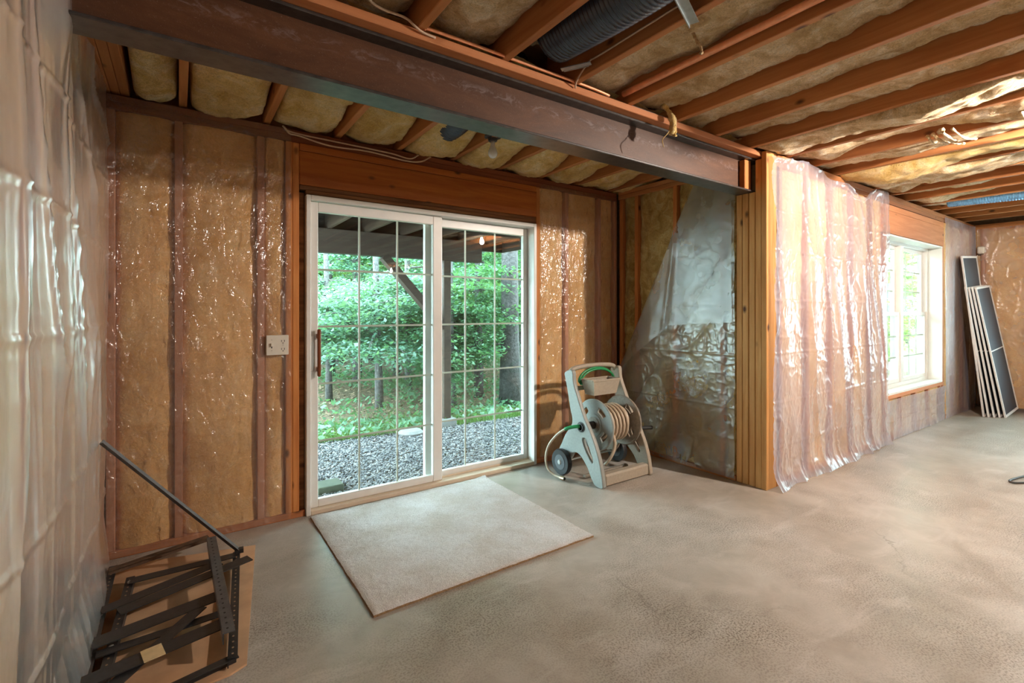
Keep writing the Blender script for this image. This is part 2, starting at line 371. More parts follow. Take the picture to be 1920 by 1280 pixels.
def rust():
    m, nt, out = nmat('brown_primed_steel'); p = principled(nt, out, 0.5, spec=0.4); mp = coords(nt, (0.25, 1, 1), rand=False)
    a = noise(nt, mp, 9, 5, 0.7, 0.5); f = noise(nt, coords(nt, rand=False), 160, 3, 0.75)
    r = ramp(nt, [(0.3, (0.055, 0.021, 0.009)), (0.55, (0.095, 0.037, 0.015)), (0.75, (0.14, 0.058, 0.024))]); L(nt, a, 'Fac', r, 'Fac')
    rf = ramp(nt, [(0.62, (0, 0, 0)), (0.74, (0.55, 0.55, 0.55))]); L(nt, f, 'Fac', rf, 'Fac')
    c = mixc(nt, (r, 'Color'), (0.27, 0.19, 0.15), (rf, 'Color'))
    # grey scuffed band where the primer is rubbed along the web's upper part
    tc = N(nt, 'TexCoord'); sx = N(nt, 'SeparateXYZ'); L(nt, tc, 'Object', sx, 0)
    d = N(nt, 'Math', operation='SUBTRACT'); d.inputs[1].default_value = 2.325; L(nt, sx, 'Z', d, 0)
    ab = N(nt, 'Math', operation='ABSOLUTE'); L(nt, d, 0, ab, 0)
    rz = ramp(nt, [(0.0, (1, 1, 1)), (0.035, (0, 0, 0))]); L(nt, ab, 0, rz, 'Fac')
    sn = noise(nt, coords(nt, (0.5, 1, 1), rand=False), 26, 4, 0.7, 1.0); rs = ramp(nt, [(0.50, (0, 0, 0)), (0.62, (0.5, 0.5, 0.5))]); L(nt, sn, 'Fac', rs, 'Fac')
    k = mixc(nt, (rz, 'Color'), (rs, 'Color'), 1.0, 'MULTIPLY'); c2 = mixc(nt, (c, 'Color'), (0.26, 0.20, 0.19), (k, 'Color'))
    L(nt, c2, 'Color', p, 'Base Color'); L(nt, bump(nt, f, 'Fac', 0.4, 0.002), 'Normal', p, 'Normal'); return m
RUST = rust()
FLANGE = plain('dark_flange_steel', (0.045, 0.038, 0.036), 0.33, var=0.5, scale=24, bstr=0.35, bdist=0.002, spec=0.6)
DUCT = plain('black_duct_blue_sheen', (0.014, 0.026, 0.046), 0.27, var=0.2, scale=20, bstr=0.2, spec=0.7)  # black duct; the blue in its colour stands in for a daylight sheen
DUCT_BLUE = plain('blue_foil_duct', (0.16, 0.34, 0.56), 0.30, metal=0.5, var=0.25, scale=40, bstr=0.5, bdist=0.006)
COPPER = plain('copper_pipe', (0.88, 0.38, 0.20), 0.42, metal=0.35, var=0.1, bstr=0.02)
GALV = plain('galvanized_steel', (0.50, 0.56, 0.58), 0.35, metal=0.8, var=0.15, bstr=0.05)
CABLE = plain('cable_sheath', (0.56, 0.40, 0.28), 0.55, var=0.1, bstr=0)
CABLE_D = plain('dark_cable_sheath', (0.16, 0.13, 0.12), 0.5, var=0.1, bstr=0)
IRON = plain('black_angle_iron', (0.022, 0.021, 0.022), 0.42, var=0.35, scale=40, bstr=0.25, spec=0.5)
IRON_R = plain('rusty_angle_iron', (0.10, 0.055, 0.03), 0.7, var=0.45, scale=30, bstr=0.3)
RIVET = plain('bright_rivet', (0.45, 0.43, 0.40), 0.35, metal=0.7, bstr=0)
CARD = plain('cardboard', (0.62, 0.36, 0.20), 0.9, var=0.12, scale=9, bstr=0.05)
TAPE = plain('masking_tape', (0.66, 0.48, 0.26), 0.7, var=0.1, bstr=0.1)
REEL = plain('reel_plastic_daylit', (0.30, 0.32, 0.30), 0.45, var=0.08, scale=60, bstr=0.12, bdist=0.001)  # door-side copy of the reel plastic, cool daylight painted into its colour
REEL_T = plain('reel_plastic_lamplit', (0.38, 0.33, 0.26), 0.5, var=0.08, scale=60, bstr=0.12, bdist=0.001)  # same reel plastic with warm lamplight painted into its colour
REEL_D = plain('dusty_disc_plastic', (0.25, 0.22, 0.18), 0.55, var=0.25, scale=45, bstr=0.2)
RUBBER = plain('black_rubber', (0.018, 0.018, 0.02), 0.5, bstr=0.1)
WHEEL_G = plain('grey_wheel_hub', (0.10, 0.11, 0.12), 0.45, bstr=0)
HOSE_C = plain('cream_hose', (0.54, 0.44, 0.33), 0.4, var=0.05, bstr=0)
HOSE_G = plain('green_hose', (0.02, 0.26, 0.09), 0.35, var=0.1, bstr=0)
BRASS = plain('brass_fitting', (0.55, 0.42, 0.25), 0.3, metal=0.8, bstr=0)
SCREEN = plain('dark_screen_mesh', (0.022, 0.028, 0.042), 0.55, var=0.1, scale=400, bstr=0.1)
ALU = plain('white_screen_frame', (0.76, 0.72, 0.70), 0.4, var=0.04, bstr=0)
def carpet():
    m, nt, out = nmat('carpet_pile'); p = principled(nt, out, 0.95, spec=0.1); mp = coords(nt, rand=False)
    f = noise(nt, mp, 210, 3, 0.7); b = noise(nt, mp, 3.2, 4, 0.6, 0.3); mid = noise(nt, mp, 45, 3, 0.6)
    r = ramp(nt, [(0.3, (0.52, 0.48, 0.47)), (0.62, (0.84, 0.82, 0.82))]); L(nt, f, 'Fac', r, 'Fac')
    r2 = ramp(nt, [(0.35, (0.84, 0.79, 0.73)), (0.6, (1.03, 1.03, 1.03))]); L(nt, b, 'Fac', r2, 'Fac')
    c = mixc(nt, (r, 'Color'), (r2, 'Color'), 1.0, 'MULTIPLY'); L(nt, c, 'Color', p, 'Base Color')
    b1 = bump(nt, mid, 'Fac', 0.4, 0.008); L(nt, bump(nt, f, 'Fac', 0.9, 0.006, b1), 'Normal', p, 'Normal'); return m
CARPET = carpet(); CARPET_E = plain('carpet_backing', (0.30, 0.19, 0.10), 0.95, var=0.3, scale=90, bstr=0.6, bdist=0.005)
def bulbmat(name, strength, col):
    m, nt, out = nmat(name); e = N(nt, 'Emission'); e.inputs['Color'].default_value = (*col, 1); e.inputs['Strength'].default_value = strength
    L(nt, e, 0, out, 'Surface'); return m
BULB_ON = bulbmat('lit_bulb_glass', BULB_POWER, BULB_COL); BULB_DIM = bulbmat('dim_bulb_glass', BULB_POWER * 0.25, BULB_COL); BULB_OFF = plain('frosted_bulb_glass', (0.78, 0.82, 0.84), 0.15, var=0.03, bstr=0)
CERAMIC = plain('porcelain_socket', (0.70, 0.66, 0.60), 0.4, bstr=0); BLACKP = plain('black_socket', (0.03, 0.03, 0.03), 0.5, bstr=0)
def leafmat(name, c0, c1):
    m, nt, out = nmat(name); mp = coords(nt); n = noise(nt, mp, 1.6, 3); r = ramp(nt, [(0.3, c0), (0.7, c1)]); L(nt, n, 'Fac', r, 'Fac')
    d = N(nt, 'BsdfDiffuse'); t = N(nt, 'BsdfTranslucent'); L(nt, r, 'Color', d, 'Color')
    mm = mixc(nt, (r, 'Color'), (1.0, 1.15, 0.45), 1.0, 'MULTIPLY'); L(nt, mm, 'Color', t, 'Color')
    mx = N(nt, 'MixShader'); mx.inputs[0].default_value = 0.45; L(nt, d, 0, mx, 1); L(nt, t, 0, mx, 2)
    g = N(nt, 'BsdfGlossy'); g.inputs['Roughness'].default_value = 0.35
    m2 = N(nt, 'MixShader'); m2.inputs[0].default_value = 0.05; L(nt, mx, 0, m2, 1); L(nt, g, 0, m2, 2); L(nt, m2, 0, out, 'Surface'); return m
LEAF = [leafmat('leaf_blue_green', (0.12, 0.25, 0.20), (0.24, 0.40, 0.34)), leafmat('leaf_mid_green', (0.10, 0.23, 0.14), (0.20, 0.36, 0.23)), leafmat('leaf_sunlit_green', (0.20, 0.34, 0.13), (0.36, 0.50, 0.24))]  # the yellow-green one paints sunlight into the leaves; no sun shines on them
BARK = plain('tree_bark', (0.075, 0.07, 0.07), 0.95, var=0.45, scale=24, bstr=0.9, bdist=0.03)
BARK2 = plain('grey_bark', (0.12, 0.115, 0.115), 0.95, var=0.4, scale=30, bstr=0.9, bdist=0.02)
GRASS = leafmat('grass_blade', (0.12, 0.22, 0.07), (0.20, 0.32, 0.12))
def stonemat():
    m, nt, out = nmat('gravel_stone'); p = principled(nt, out, 0.8); tc = N(nt, 'TexCoord')
    vo = N(nt, 'TexVoronoi'); vo.inputs['Scale'].default_value = 34; L(nt, tc, 'Object', vo, 'Vector'); bw = N(nt, 'RGBToBW'); L(nt, vo, 'Color', bw, 0)
    r = ramp(nt, [(0.2, (0.06, 0.062, 0.07)), (0.5, (0.17, 0.17, 0.185)), (0.8, (0.32, 0.31, 0.31))]); L(nt, bw, 0, r, 'Fac'); L(nt, r, 'Color', p, 'Base Color'); return m
STONE = stonemat()
def groundmat():
    m, nt, out = nmat('forest_floor'); p = principled(nt, out, 0.95); mp = coords(nt, rand=False)
    a = noise(nt, mp, 1.0, 4, 0.6); f = noise(nt, mp, 30, 4, 0.7)
    r = ramp(nt, [(0.35, (0.16, 0.13, 0.09)), (0.55, (0.22, 0.17, 0.12)), (0.66, (0.12, 0.18, 0.07))]); L(nt, a, 'Fac', r, 'Fac')
    r2 = ramp(nt, [(0.3, (0.5, 0.45, 0.4)), (0.7, (1.5, 1.45, 1.35))]); L(nt, f, 'Fac', r2, 'Fac'); c = mixc(nt, (r, 'Color'), (r2, 'Color'), 1.0, 'MULTIPLY')
    L(nt, c, 'Color', p, 'Base Color'); L(nt, bump(nt, f, 'Fac', 0.6, 0.03), 'Normal', p, 'Normal'); return m
GROUND = groundmat()
OUTCONC = plain('outdoor_concrete', (0.22, 0.22, 0.22), 0.85, var=0.12, scale=20)
MATGREEN = plain('green_grey_block', (0.055, 0.065, 0.04), 0.9, var=0.25, scale=25)

# ------------------------------------------------------------------ dimensions
XL, XA, XR = -0.33, 3.46, 8.82          # stud faces: left wall, alcove side wall, far right wall
YB, YW = 3.225, 1.80                     # stud faces: door wall, window wall
ZJ, ZT = 2.44, 2.675                     # joist bottoms, joist tops

# ------------------------------------------------------------------ floor
fl = tag(box('floor', (-0.5, -7.1, -0.12), (8.95, 3.40, 0.0), CONC), 'worn grey-tan concrete slab floor of the unfinished basement', 'floor', kind='structure')

# ------------------------------------------------------------------ walls
def batt_grid(u, v, base, amp, seed, bulge, uscale=6, vscale=4):
    U, V = np.meshgrid(u, v, indexing='ij'); w = (U - u[0]) / (u[-1] - u[0])
    prof = (4 * w * (1 - w)) ** 0.45
    d = base * 0 + bulge * prof + amp * fbm(U * uscale, V * vscale, seed, 4) + amp * 0.5 * fbm(U * 22, V * 18, seed + 5, 3)
    return U, V, d
def wall_batt(parent, axis, a0, a1, z0, z1, face, sgn, seed, mat, amp=0.03, bulge=0.035):
    """fiberglass in one stud bay. axis 'x': bay runs in x, face is y. sgn: direction towards the room."""
    u = np.arange(a0, a1 + 1e-6, (a1 - a0) / 18); v = np.linspace(z0, z1, int((z1 - z0) / 0.03) + 2)
    U, V, d = batt_grid(u, v, 0, amp, seed, bulge)
    F = face + sgn * (d - bulge - 0.012)
    P = np.stack([U, F, V], -1) if axis == 'x' else np.stack([F, U, V], -1)
    return mk_np('insulation_batt', P.reshape(-1, 3), grid_faces(len(u), len(v)), mat, parent, True)

# door wall
wb = empty('wall_back', (1.0, YB, 0), 'stud wall with glass sliding door, insulated under clear plastic', 'wall', kind='structure')
def studs_x(parent, xs, z0, z1, y0, y1, mat, w=0.038):
    for x in xs: box('stud', (x, y0, z0), (x + w, y1, z1), mat, parent, 0.003)
studs_x(wb, [-0.31, -0.02, 0.385], 0.04, 2.33, YB, YB + 0.14, W_PINK)
studs_x(wb, [2.80, 3.20, 3.41], 0.04, 2.33, YB, YB + 0.14, W_PINK)
studs_x(wb, [0.540, 0.5785], 0.04, 2.33, YB - 0.004, YB + 0.14, WZ)
studs_x(wb, [0.617], 0.04, 2.03, YB + 0.02, YB + 0.14, W_PLY, 0.034)
studs_x(wb, [2.475], 0.04, 2.33, YB - 0.003, YB + 0.14, WZ)
for (x0, x1) in ((-0.31, 0.652), (2.472, 3.45)): box('bottom_plate', (x0, YB, 0.0), (x1, YB + 0.14, 0.039), W_LH, wb, 0.003)
box('top_plate', (-0.31, YB, 2.332), (3.45, YB + 0.14, 2.370), W_DARK, wb, 0.003)
box('top_plate', (-0.31, YB + 0.004, 2.371), (3.45, YB + 0.14, 2.409), W_DARK, wb, 0.003)
box('door_header', (0.618, YB - 0.006, 2.075), (2.474, YB + 0.06, 2.285), W_HEAD, wb, 0.004)
box('header_strip', (0.618, YB - 0.008, 2.287), (2.474, YB + 0.06, 2.331), W_HEAD, wb, 0.003)
box('header_strip', (0.62, YB + 0.002, 2.047), (2.47, YB + 0.08, 2.073), W_PLY, wb, 0.002)
box('header_strip', (0.655, YB - 0.006, 2.022), (2.47, YB + 0.08, 2.045), W_PLY, wb, 0.002)
for i, (x0, x1) in enumerate(((-0.272, -0.02), (0.018, 0.385), (0.423, 0.54), (2.513, 2.80), (2.838, 3.20), (3.238, 3.41))):
    wall_batt(wb, 'x', x0, x1, 0.04, 2.332, YB, -1, 30 + i, FIBW)
for (lo, hi) in (((-0.5, YB + 0.14, -0.1), (0.655, YB + 0.16, 2.7)), ((2.47, YB + 0.14, -0.1), (3.62, YB + 0.16, 2.7)), ((0.655, YB + 0.14, 2.03), (2.47, YB + 0.16, 2.7))):
    box('sheathing_panel', lo, hi, SHEATH, wb)
box('rim_board', (-0.31, YB + 0.10, 2.41), (3.45, YB + 0.138, 2.69), WX, wb)

# alcove side wall
ws = empty('wall_side', (XA, 2.6, 0), 'short alcove return wall with torn plastic over yellow fiberglass', 'wall', kind='structure')
for y in (3.165, 2.98, 2.56, 2.13): box('stud', (XA, y, 0.04), (XA + 0.14, y + 0.038, 2.345), WZ, ws, 0.003)
box('bottom_plate', (XA, 2.035, 0), (XA + 0.14, 3.20, 0.039), WY, ws, 0.003)
box('top_plate', (XA, 2.045, 2.346), (XA + 0.14, 3.22, 2.384), WY, ws, 0.003)
box('top_plate', (XA + 0.003, 2.045, 2.386), (XA + 0.14, 3.22, 2.424), WY, ws, 0.003)
for i, (a, b) in enumerate(((3.018, 3.165), (2.598, 2.98), (2.168, 2.56), (2.04, 2.13))):
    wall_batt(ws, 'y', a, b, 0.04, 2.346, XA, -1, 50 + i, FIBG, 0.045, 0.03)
box('sheathing_panel', (XA + 0.14, 1.94, -0.1), (XA + 0.16, 3.40, 2.7), SHEATH, ws)

# window wall
ww = empty('wall_window', (6, YW, 0), 'bright right-hand stud wall with a white window under glossy plastic', 'wall', kind='structure')
WX0, WX1, WZ0, WZ1 = 5.70, 7.45, 0.46, 2.05
studs_x(ww, [3.64, 4.06, 4.48, 4.90, 5.32], 0.04, 2.345, YW, YW + 0.14, W_PINK)
studs_x(ww, [5.655], 0.04, WZ1, YW - 0.004, YW + 0.14, WZ)
studs_x(ww, [7.455, 7.84, 8.26, 8.68], 0.04, 2.345, YW, YW + 0.14, W_PINK)
studs_x(ww, [6.1, 6.52, 6.94, 7.36], 0.04, WZ0 - 0.05, YW, YW + 0.14, W_PINK)
box('bottom_plate', (3.60, YW, 0), (8.80, YW + 0.14, 0.039), WX, ww, 0.003)
box('top_plate', (3.60, YW, 2.346), (8.80, YW + 0.14, 2.384), WX, ww, 0.003)
box('top_plate', (3.60, YW, 2.386), (8.80, YW + 0.14, 2.436), WX, ww, 0.003)
box('window_header', (5.60, YW - 0.008, WZ1 + 0.004), (7.47, YW + 0.06, 2.275), W_LH, ww, 0.004)
box('header_strip', (5.60, YW - 0.006, 2.277), (7.47, YW + 0.06, 2.335), W_LH, ww, 0.003)
box('sill_plate', (5.69, YW - 0.005, WZ0 - 0.05), (7.45, YW + 0.13, WZ0 - 0.012), W_LH, ww, 0.003)
for i, (a, b, z0, z1) in enumerate(((3.678, 4.06, .04, 2.345), (4.098, 4.48, .04, 2.345), (4.518, 4.90, .04, 2.345), (4.938, 5.32, .04, 2.345), (5.358, 5.655, .04, 2.345),
        (7.493, 7.84, .04, 2.345), (7.878, 8.26, .04, 2.345), (8.298, 8.68, .04, 2.345), (5.70, 6.1, .04, .41), (6.138, 6.52, .04, .41), (6.558, 6.94, .04, .41), (6.978, 7.36, .04, .41))):
    wall_batt(ww, 'x', a, b, z0, z1, YW, -1, 70 + i, FIBW)
for (lo, hi) in (((3.60, YW + 0.14, -0.1), (WX0, YW + 0.16, 2.7)), ((WX1, YW + 0.14, -0.1), (9.0, YW + 0.16, 2.7)), ((WX0, YW + 0.14, -0.1), (WX1, YW + 0.16, WZ0 - .01)), ((WX0, YW + 0.14, WZ1), (WX1, YW + 0.16, 2.7))):
    box('sheathing_panel', lo, hi, SHEATH, ww)
box('rim_board', (3.60, YW + 0.10, 2.437), (8.9, YW + 0.138, 2.69), WX, ww)

# far right wall with a second window outside the frame
wr = empty('wall_right', (XR, 0, 0), 'far end stud wall under plastic at the right edge of the room', 'wall', kind='structure')
R0, R1, RZ0, RZ1 = -0.62, 0.95, 0.45, 2.05
for y in (1.70, 1.28): box('stud', (XR, y, 0.04), (XR + 0.12, y + 0.038, 2.345), W_PINK, wr, 0.003)
for i, (a, b) in enumerate(((1.318, 1.70), (1.738, 1.80), (0.95, 1.28))): wall_batt(wr, 'y', a, b, 0.04, 2.345, XR, -1, 90 + i, FIBW)
box('top_plate', (XR, -7, 2.345), (XR + 0.12, 1.80, 2.436), WY, wr)
for (lo, hi) in (((XR + 0.12, R1, -0.1), (XR + 0.14, 1.96, 2.7)), ((XR + 0.12, -7.1, -0.1), (XR + 0.14, R0, 2.7)), ((XR + 0.12, R0, -0.1), (XR + 0.14, R1, RZ0)), ((XR + 0.12, R0, RZ1), (XR + 0.14, R1, 2.7))):
    box('sheathing_panel', lo, hi, SHEATH, wr)
box('wall_panel', (XR + 0.03, -7.0, 0), (XR + 0.12, R0 - 0.04, 2.345), PLAINW, wr)

# left wall
wl = empty('wall_left', (XL, 2, 0), 'left stud wall hidden behind a milky hanging plastic sheet', 'wall', kind='structure')
for k in range(11):
    y = 3.19 - 0.42 * k; box('stud', (XL - 0.12, y - 0.038, 0.04), (XL, y, 2.39), W_PINK, wl)
    if k < 10: wall_batt(wl, 'y', y - 0.42, y - 0.038, 0.04, 2.39, XL, 1, 110 + k, FIBW)
box('sheathing_panel', (XL - 0.14, -7.1, -0.1), (XL - 0.12, 3.40, 2.7), SHEATH, wl)
box('wall_panel', (XL - 0.12, -7.0, 0), (XL, -1.05, 2.39), PLAINW, wl)
box('top_plate', (XL - 0.12, -7.0, 2.391), (XL, 3.22, 2.436), WY, wl)
tag(box('wall_rear', (-0.5, -7.12, -0.1), (8.96, -7.0, 2.7), PLAINW), 'plain concrete wall at the back of the basement behind the viewer', 'wall', kind='structure')

# ------------------------------------------------------------------ ceiling
ce = empty('ceiling', (2, 0, ZJ), 'open joist ceiling stuffed with yellow fiberglass insulation', 'ceiling', kind='structure')
box('subfloor', (-0.5, -7.12, ZT + 0.002), (8.96, 3.40, ZT + 0.03), SUBF, ce)
MJ = [1.22 + 0.42 * k for k in range(-3, 18)]
def joist_mesh(nm, y0, y1):
    m = MB(); m.bbox((0, y0, ZJ), (0.038, y1, ZT), 0.003); return m
jm = None
for x in MJ:
    end = 1.935 if x > 3.4 else 2.04
    box('joist', (x, -6.99, ZJ), (x + 0.038, end, ZT), WY, ce, 0.003)
AJ = [x + 0.04 for x in MJ if x < 3.4]
for x in AJ: box('joist', (x, 1.88, ZJ - 0.018), (x + 0.038, YB + 0.098, ZT), WY, ce, 0.003)
for q in range(3): box('joist', (-0.330 + 0.039 * q, 1.88, ZJ - 0.02), (-0.292 + 0.039 * q, YB + 0.098, ZT), WY, ce, 0.003)
def ceil_batt(x0, x1, ys, zb, seed, mat=FIB, amp=0.045, bulge=0.035, sag=None):
    u = np.linspace(x0, x1, 20); U, V = np.meshgrid(u, ys, indexing='ij'); w = (U - x0) / (x1 - x0)
    prof = (4 * w * (1 - w)) ** 0.4
    Z = zb - bulge * prof + amp * fbm(U * 5, V * 3, seed, 4) * 1.6 + amp * 0.6 * fbm(U * 24, V * 16, seed + 3, 3)
    if sag is not None: Z = Z + sag(w, V)
    for c_ in (0, 1, -1, -2): Z[c_] = np.maximum(Z[c_], 2.535 if c_ in (0, -1) else Z[c_])
    Z = np.minimum(Z, ZT - 0.005)
    return mk_np('insulation_batt', np.stack([U, V, Z], -1).reshape(-1, 3), grid_faces(len(u), len(ys)), mat, ce, True)
ys_main = np.concatenate([np.linspace(-6.95, -0.3, 24)[:-1], np.linspace(-0.3, 1.93, 110)])
def g(V, c, s): return np.exp(-((V - c) / s) ** 2)
SAGS = {4: lambda w, V: -0.02 * g(V, 1.2, 0.4),
        5: lambda w, V: -(0.115 + 0.02 * np.sin(V * 9)) * g(V, 0.95, 0.65) * (0.55 + 0.45 * (1 - w)) - 0.05 * g(V, 1.75, .12),
        6: lambda w, V: -0.075 * g(V, 0.55, 0.35) * w - 0.05 * g(V, 1.65, 0.16),
        7: lambda w, V: -0.09 * g(V, 1.1, 0.55) * (0.4 + 0.6 * (1 - w)),
        8: lambda w, V: -0.17 * g(V, 1.45, 0.42) * (0.3 + 0.7 * np.sqrt(np.maximum(0, 4 * w * (1 - w)))) - 0.05 * g(V, .75, .25),
        9: lambda w, V: -0.11 * g(V, 1.2, 0.5) - 0.04 * g(V, 1.7, 0.1),
        10: lambda w, V: -0.05 * g(V, 1.7, 0.12), 11: lambda w, V: -0.06 * g(V, 1.25, 0.12) * (1 - w), 12: lambda w, V: -0.07 * g(V, 1.62, 0.15),
        13: lambda w, V: -0.03 * g(V, 1.5, 0.3)}
for i in range(len(MJ)):
    x0 = MJ[i] + 0.04; x1 = MJ[i] + 0.42 if i < len(MJ) - 1 else 8.80
    k = i - 3                      # bay index counted from the duct bay
    zb = 2.66 if k == 0 else (2.545 if k < 5 else 2.535)
    ceil_batt(x0, x1, ys_main, zb, 200 + i, FIBY if k in (8,) else FIB, sag=SAGS.get(k))
ys_al = np.linspace(1.90, YB + 0.09, 70)
xs_al = [-0.22] + AJ
for i, x in enumerate(xs_al):
    x0 = x + 0.04; x1 = (xs_al[i + 1] if i < len(xs_al) - 1 else 3.60) - 0.002
    if i == 0: x0 = -0.20
    pil = lambda w, V, s=i: -0.10 * g(V, 3.12, 0.26) - 0.03 * g(V, 2.5 + 0.1 * (s % 3), 0.14)
    ceil_batt(x0, x1, ys_al, 2.55, 300 + i, FIBY, amp=0.05, bulge=0.05, sag=pil)
# torn strands of fiberglass bridging the sagging batts
def strand(pts, r, mat=FIB):
    P = smooth_path(pts, 6); rr = [r * (0.6 + 0.8 * random.random()) for _ in P]; rr[0] *= 1.6; rr[-1] *= 1.2
    return MB().tube(P, rr, 6).build('insulation_strand', mat, ce, True)
for (a, b, r) in (((4.02, 1.02, 2.43), (4.28, 0.98, 2.42), 0.010), ((4.02, 0.98, 2.44), (4.30, 0.93, 2.40), 0.012), ((4.03, 1.05, 2.43), (4.22, 1.05, 2.43), 0.008), ((4.02, 0.62, 2.44), (4.42, 0.62, 2.425), 0.008), ((4.0, 0.92, 2.43), (4.25, 0.86, 2.40), 0.007)):
    mid = [(a[i] + b[i]) / 2 for i in range(3)]; mid[2] -= 0.025; strand([a, mid, b], r)
strand([(1.86, 1.30, 2.53), (1.87, 1.28, 2.47), (1.885, 1.27, 2.44), (1.875, 1.26, 2.41)], 0.007)
strand([(1.33, 0.95, 2.55), (1.30, 1.0, 2.46), (1.29, 1.02, 2.42), (1.27, 1.02, 2.38)], 0.005)

# ------------------------------------------------------------------ steel beam with its nailer and pipework
bm = empty('steel_beam', (1.6, 1.967, 2.157), 'rust-brown steel I-beam spanning the alcove opening under the joists', 'beam')
m = MB().box((-0.29, 1.960, 2.170), (3.55, 1.974, 2.388)); m.build('web', RUST, bm)
m = MB().bbox((-0.29, 1.900, 2.157), (3.575, 2.034, 2.170), 0.003); tag(m.build('bottom_flange', FLANGE, bm), 'blackened lower flange')
m = MB().bbox((-0.29, 1.895, 2.388), (3.575, 2.036, 2.401), 0.003); m.build('top_flange', FLANGE, bm)
box('nailer_board', (-0.29, 1.842, 2.402), (3.575, 2.036, 2.4385), W_LH, bm, 0.003)
box('packing_block', (3.375, 1.915, 2.172), (3.455, 1.9595, 2.385), WZ, bm, 0.003)

def tubething(name, pts, r, mat, label, cat, n=8, sm=8, group=None):
    return tag(MB().tube(smooth_path(pts, sm), r, n).build(name, mat, None, True), label, cat, group)
tubething('copper_pipe', [(0.83, 1.834, 2.443), (0.88, 1.829, 2.447), (1.3, 1.828, 2.447), (1.75, 1.829, 2.446), (1.9, 1.832, 2.441)], 0.007, COPPER, 'thin copper tube running along the front of the board on the steel beam', 'pipe')
tubething('copper_pipe', [(2.018, -2.0, 2.488), (2.016, 0.0, 2.486), (2.018, 1.0, 2.482), (2.02, 1.84, 2.482)], 0.0165, COPPER, 'thick copper water pipe fixed along the side of a ceiling joist', 'pipe', 12)
for y in (0.55, 1.25): pass
tubething('electrical_cable', [(0.30, 1.50, 2.46), (0.45, 1.62, 2.455), (0.60, 1.80, 2.452), (0.74, 1.825, 2.455), (0.78, 1.822, 2.435), (0.82, 1.83, 2.425), (0.88, 1.836, 2.424)], 0.005, CABLE, 'tan cable looping past the joist end at the top of the steel beam', 'cable')
tubething('electrical_cable', [(1.612, -1.0, 2.475), (1.618, 0.6, 2.485), (1.622, 1.1, 2.49), (1.63, 1.62, 2.49), (1.63, 1.70, 2.49), (1.64, 1.80, 2.44), (1.66, 1.836, 2.42)], 0.0045, CABLE, 'pale cable stapled along the joist beside the big black duct', 'cable')
tubething('electrical_cable', [(0.9, 1.865, 2.4455), (1.6, 1.862, 2.446), (2.3, 1.86, 2.446), (3.0, 1.862, 2.446), (3.5, 1.862, 2.445)], 0.0045, CABLE_D, 'dark cable lying along the top edge of the beam board', 'cable')
tubething('electrical_cable', [(0.53, YB - 0.010, 2.41), (0.56, YB - 0.014, 2.375), (0.62, YB - 0.016, 2.37), (0.80, YB - 0.018, 2.345), (1.05, YB - 0.018, 2.355), (1.30, YB - 0.018, 2.34), (1.42, YB - 0.02, 2.352), (1.50, YB - 0.02, 2.40)], 0.0055, CABLE, 'tan cable drooping along the plate above the sliding door, lower of two', 'cable')
tubething('electrical_cable', [(0.52, YB - 0.012, 2.415), (0.58, YB - 0.012, 2.385), (0.9, YB - 0.014, 2.378), (1.2, YB - 0.014, 2.372), (1.34, YB - 0.014, 2.36), (1.41, YB - 0.015, 2.40)], 0.0055, CABLE, 'straight tan cable on the top plate above the sliding door, upper of two', 'cable')
gb = empty('joist_bracket', (1.62, 1.72, 2.45), 'small galvanized hanger bracket beside the end of the big black duct', 'bracket')
MB().bar((1.52, 1.78, 2.45), (1.60, 1.66, 2.455), 0.03, 0.004).build('strap', GALV, gb)
MB().bar((1.545, 1.79, 2.462), (1.615, 1.69, 2.467), 0.006, 0.022).build('lip', GALV, gb)
gs = empty('bridging_strap', (1.7, 1.05, 2.43), 'galvanized metal strap nailed across the joist undersides at the top edge', 'strap')
MB().bar((1.30, 1.02, 2.437), (1.690, 1.17, 2.432), 0.04, 0.002).build('strap_band', GALV, gs)
MB().bar((1.30, 1.04, 2.435), (1.694, 1.192, 2.429), 0.004, 0.01).build('strap_lip', GALV, gs)
tf = tag(strand([(2.36, 1.83, 2.50), (2.38, 1.80, 2.43), (2.385, 1.79, 2.37), (2.37, 1.79, 2.32)], 0.018, FIBY), None, None)
strand([(2.365, 1.79, 2.35), (2.33, 1.79, 2.31), (2.29, 1.79, 2.27), (2.30, 1.79, 2.23)], 0.003, FIBY)
strand([(2.40, 1.79, 2.42), (2.395, 1.78, 2.36), (2.39, 1.78, 2.31)], 0.009, FIBY)

# ------------------------------------------------------------------ ducts
def duct(name, pts, r, mat, label, pitch=0.022, n=24):
    P = np.array(smooth_path(pts, 40)); d = np.concatenate([[0], np.cumsum(np.linalg.norm(np.diff(P, axis=0), axis=1))])
    q = np.arange(0, d[-1], pitch / 4); out = np.stack([np.interp(q, d, P[:, i]) for i in range(3)], 1)
    rr = [r * (1.0, 0.975, 0.935, 0.975)[i % 4] for i in range(len(out))]
    return tag(MB().tube([tuple(p) for p in out], rr, n).build(name, mat, None, True), label, 'duct')
duct('flexible_duct', [(1.45, -1.6, 2.555), (1.45, 0.2, 2.55), (1.45, 1.2, 2.545), (1.45, 1.74, 2.575)], 0.125, DUCT, 'large black ribbed flexible duct slung between joists in the main room')
duct('flexible_duct', [(1.46, 2.10, 2.60), (1.475, 2.45, 2.58), (1.49, 2.75, 2.548), (1.50, 3.02, 2.535)], 0.105, DUCT, 'black ribbed duct end poking down from the alcove ceiling behind the beam')
duct('flexible_duct', [(6.90, -2.0, 2.49), (6.90, 0.3, 2.475), (6.90, 1.0, 2.475), (6.90, 1.62, 2.50)], 0.085, DUCT_BLUE, 'blue foil duct between joists above the far window')

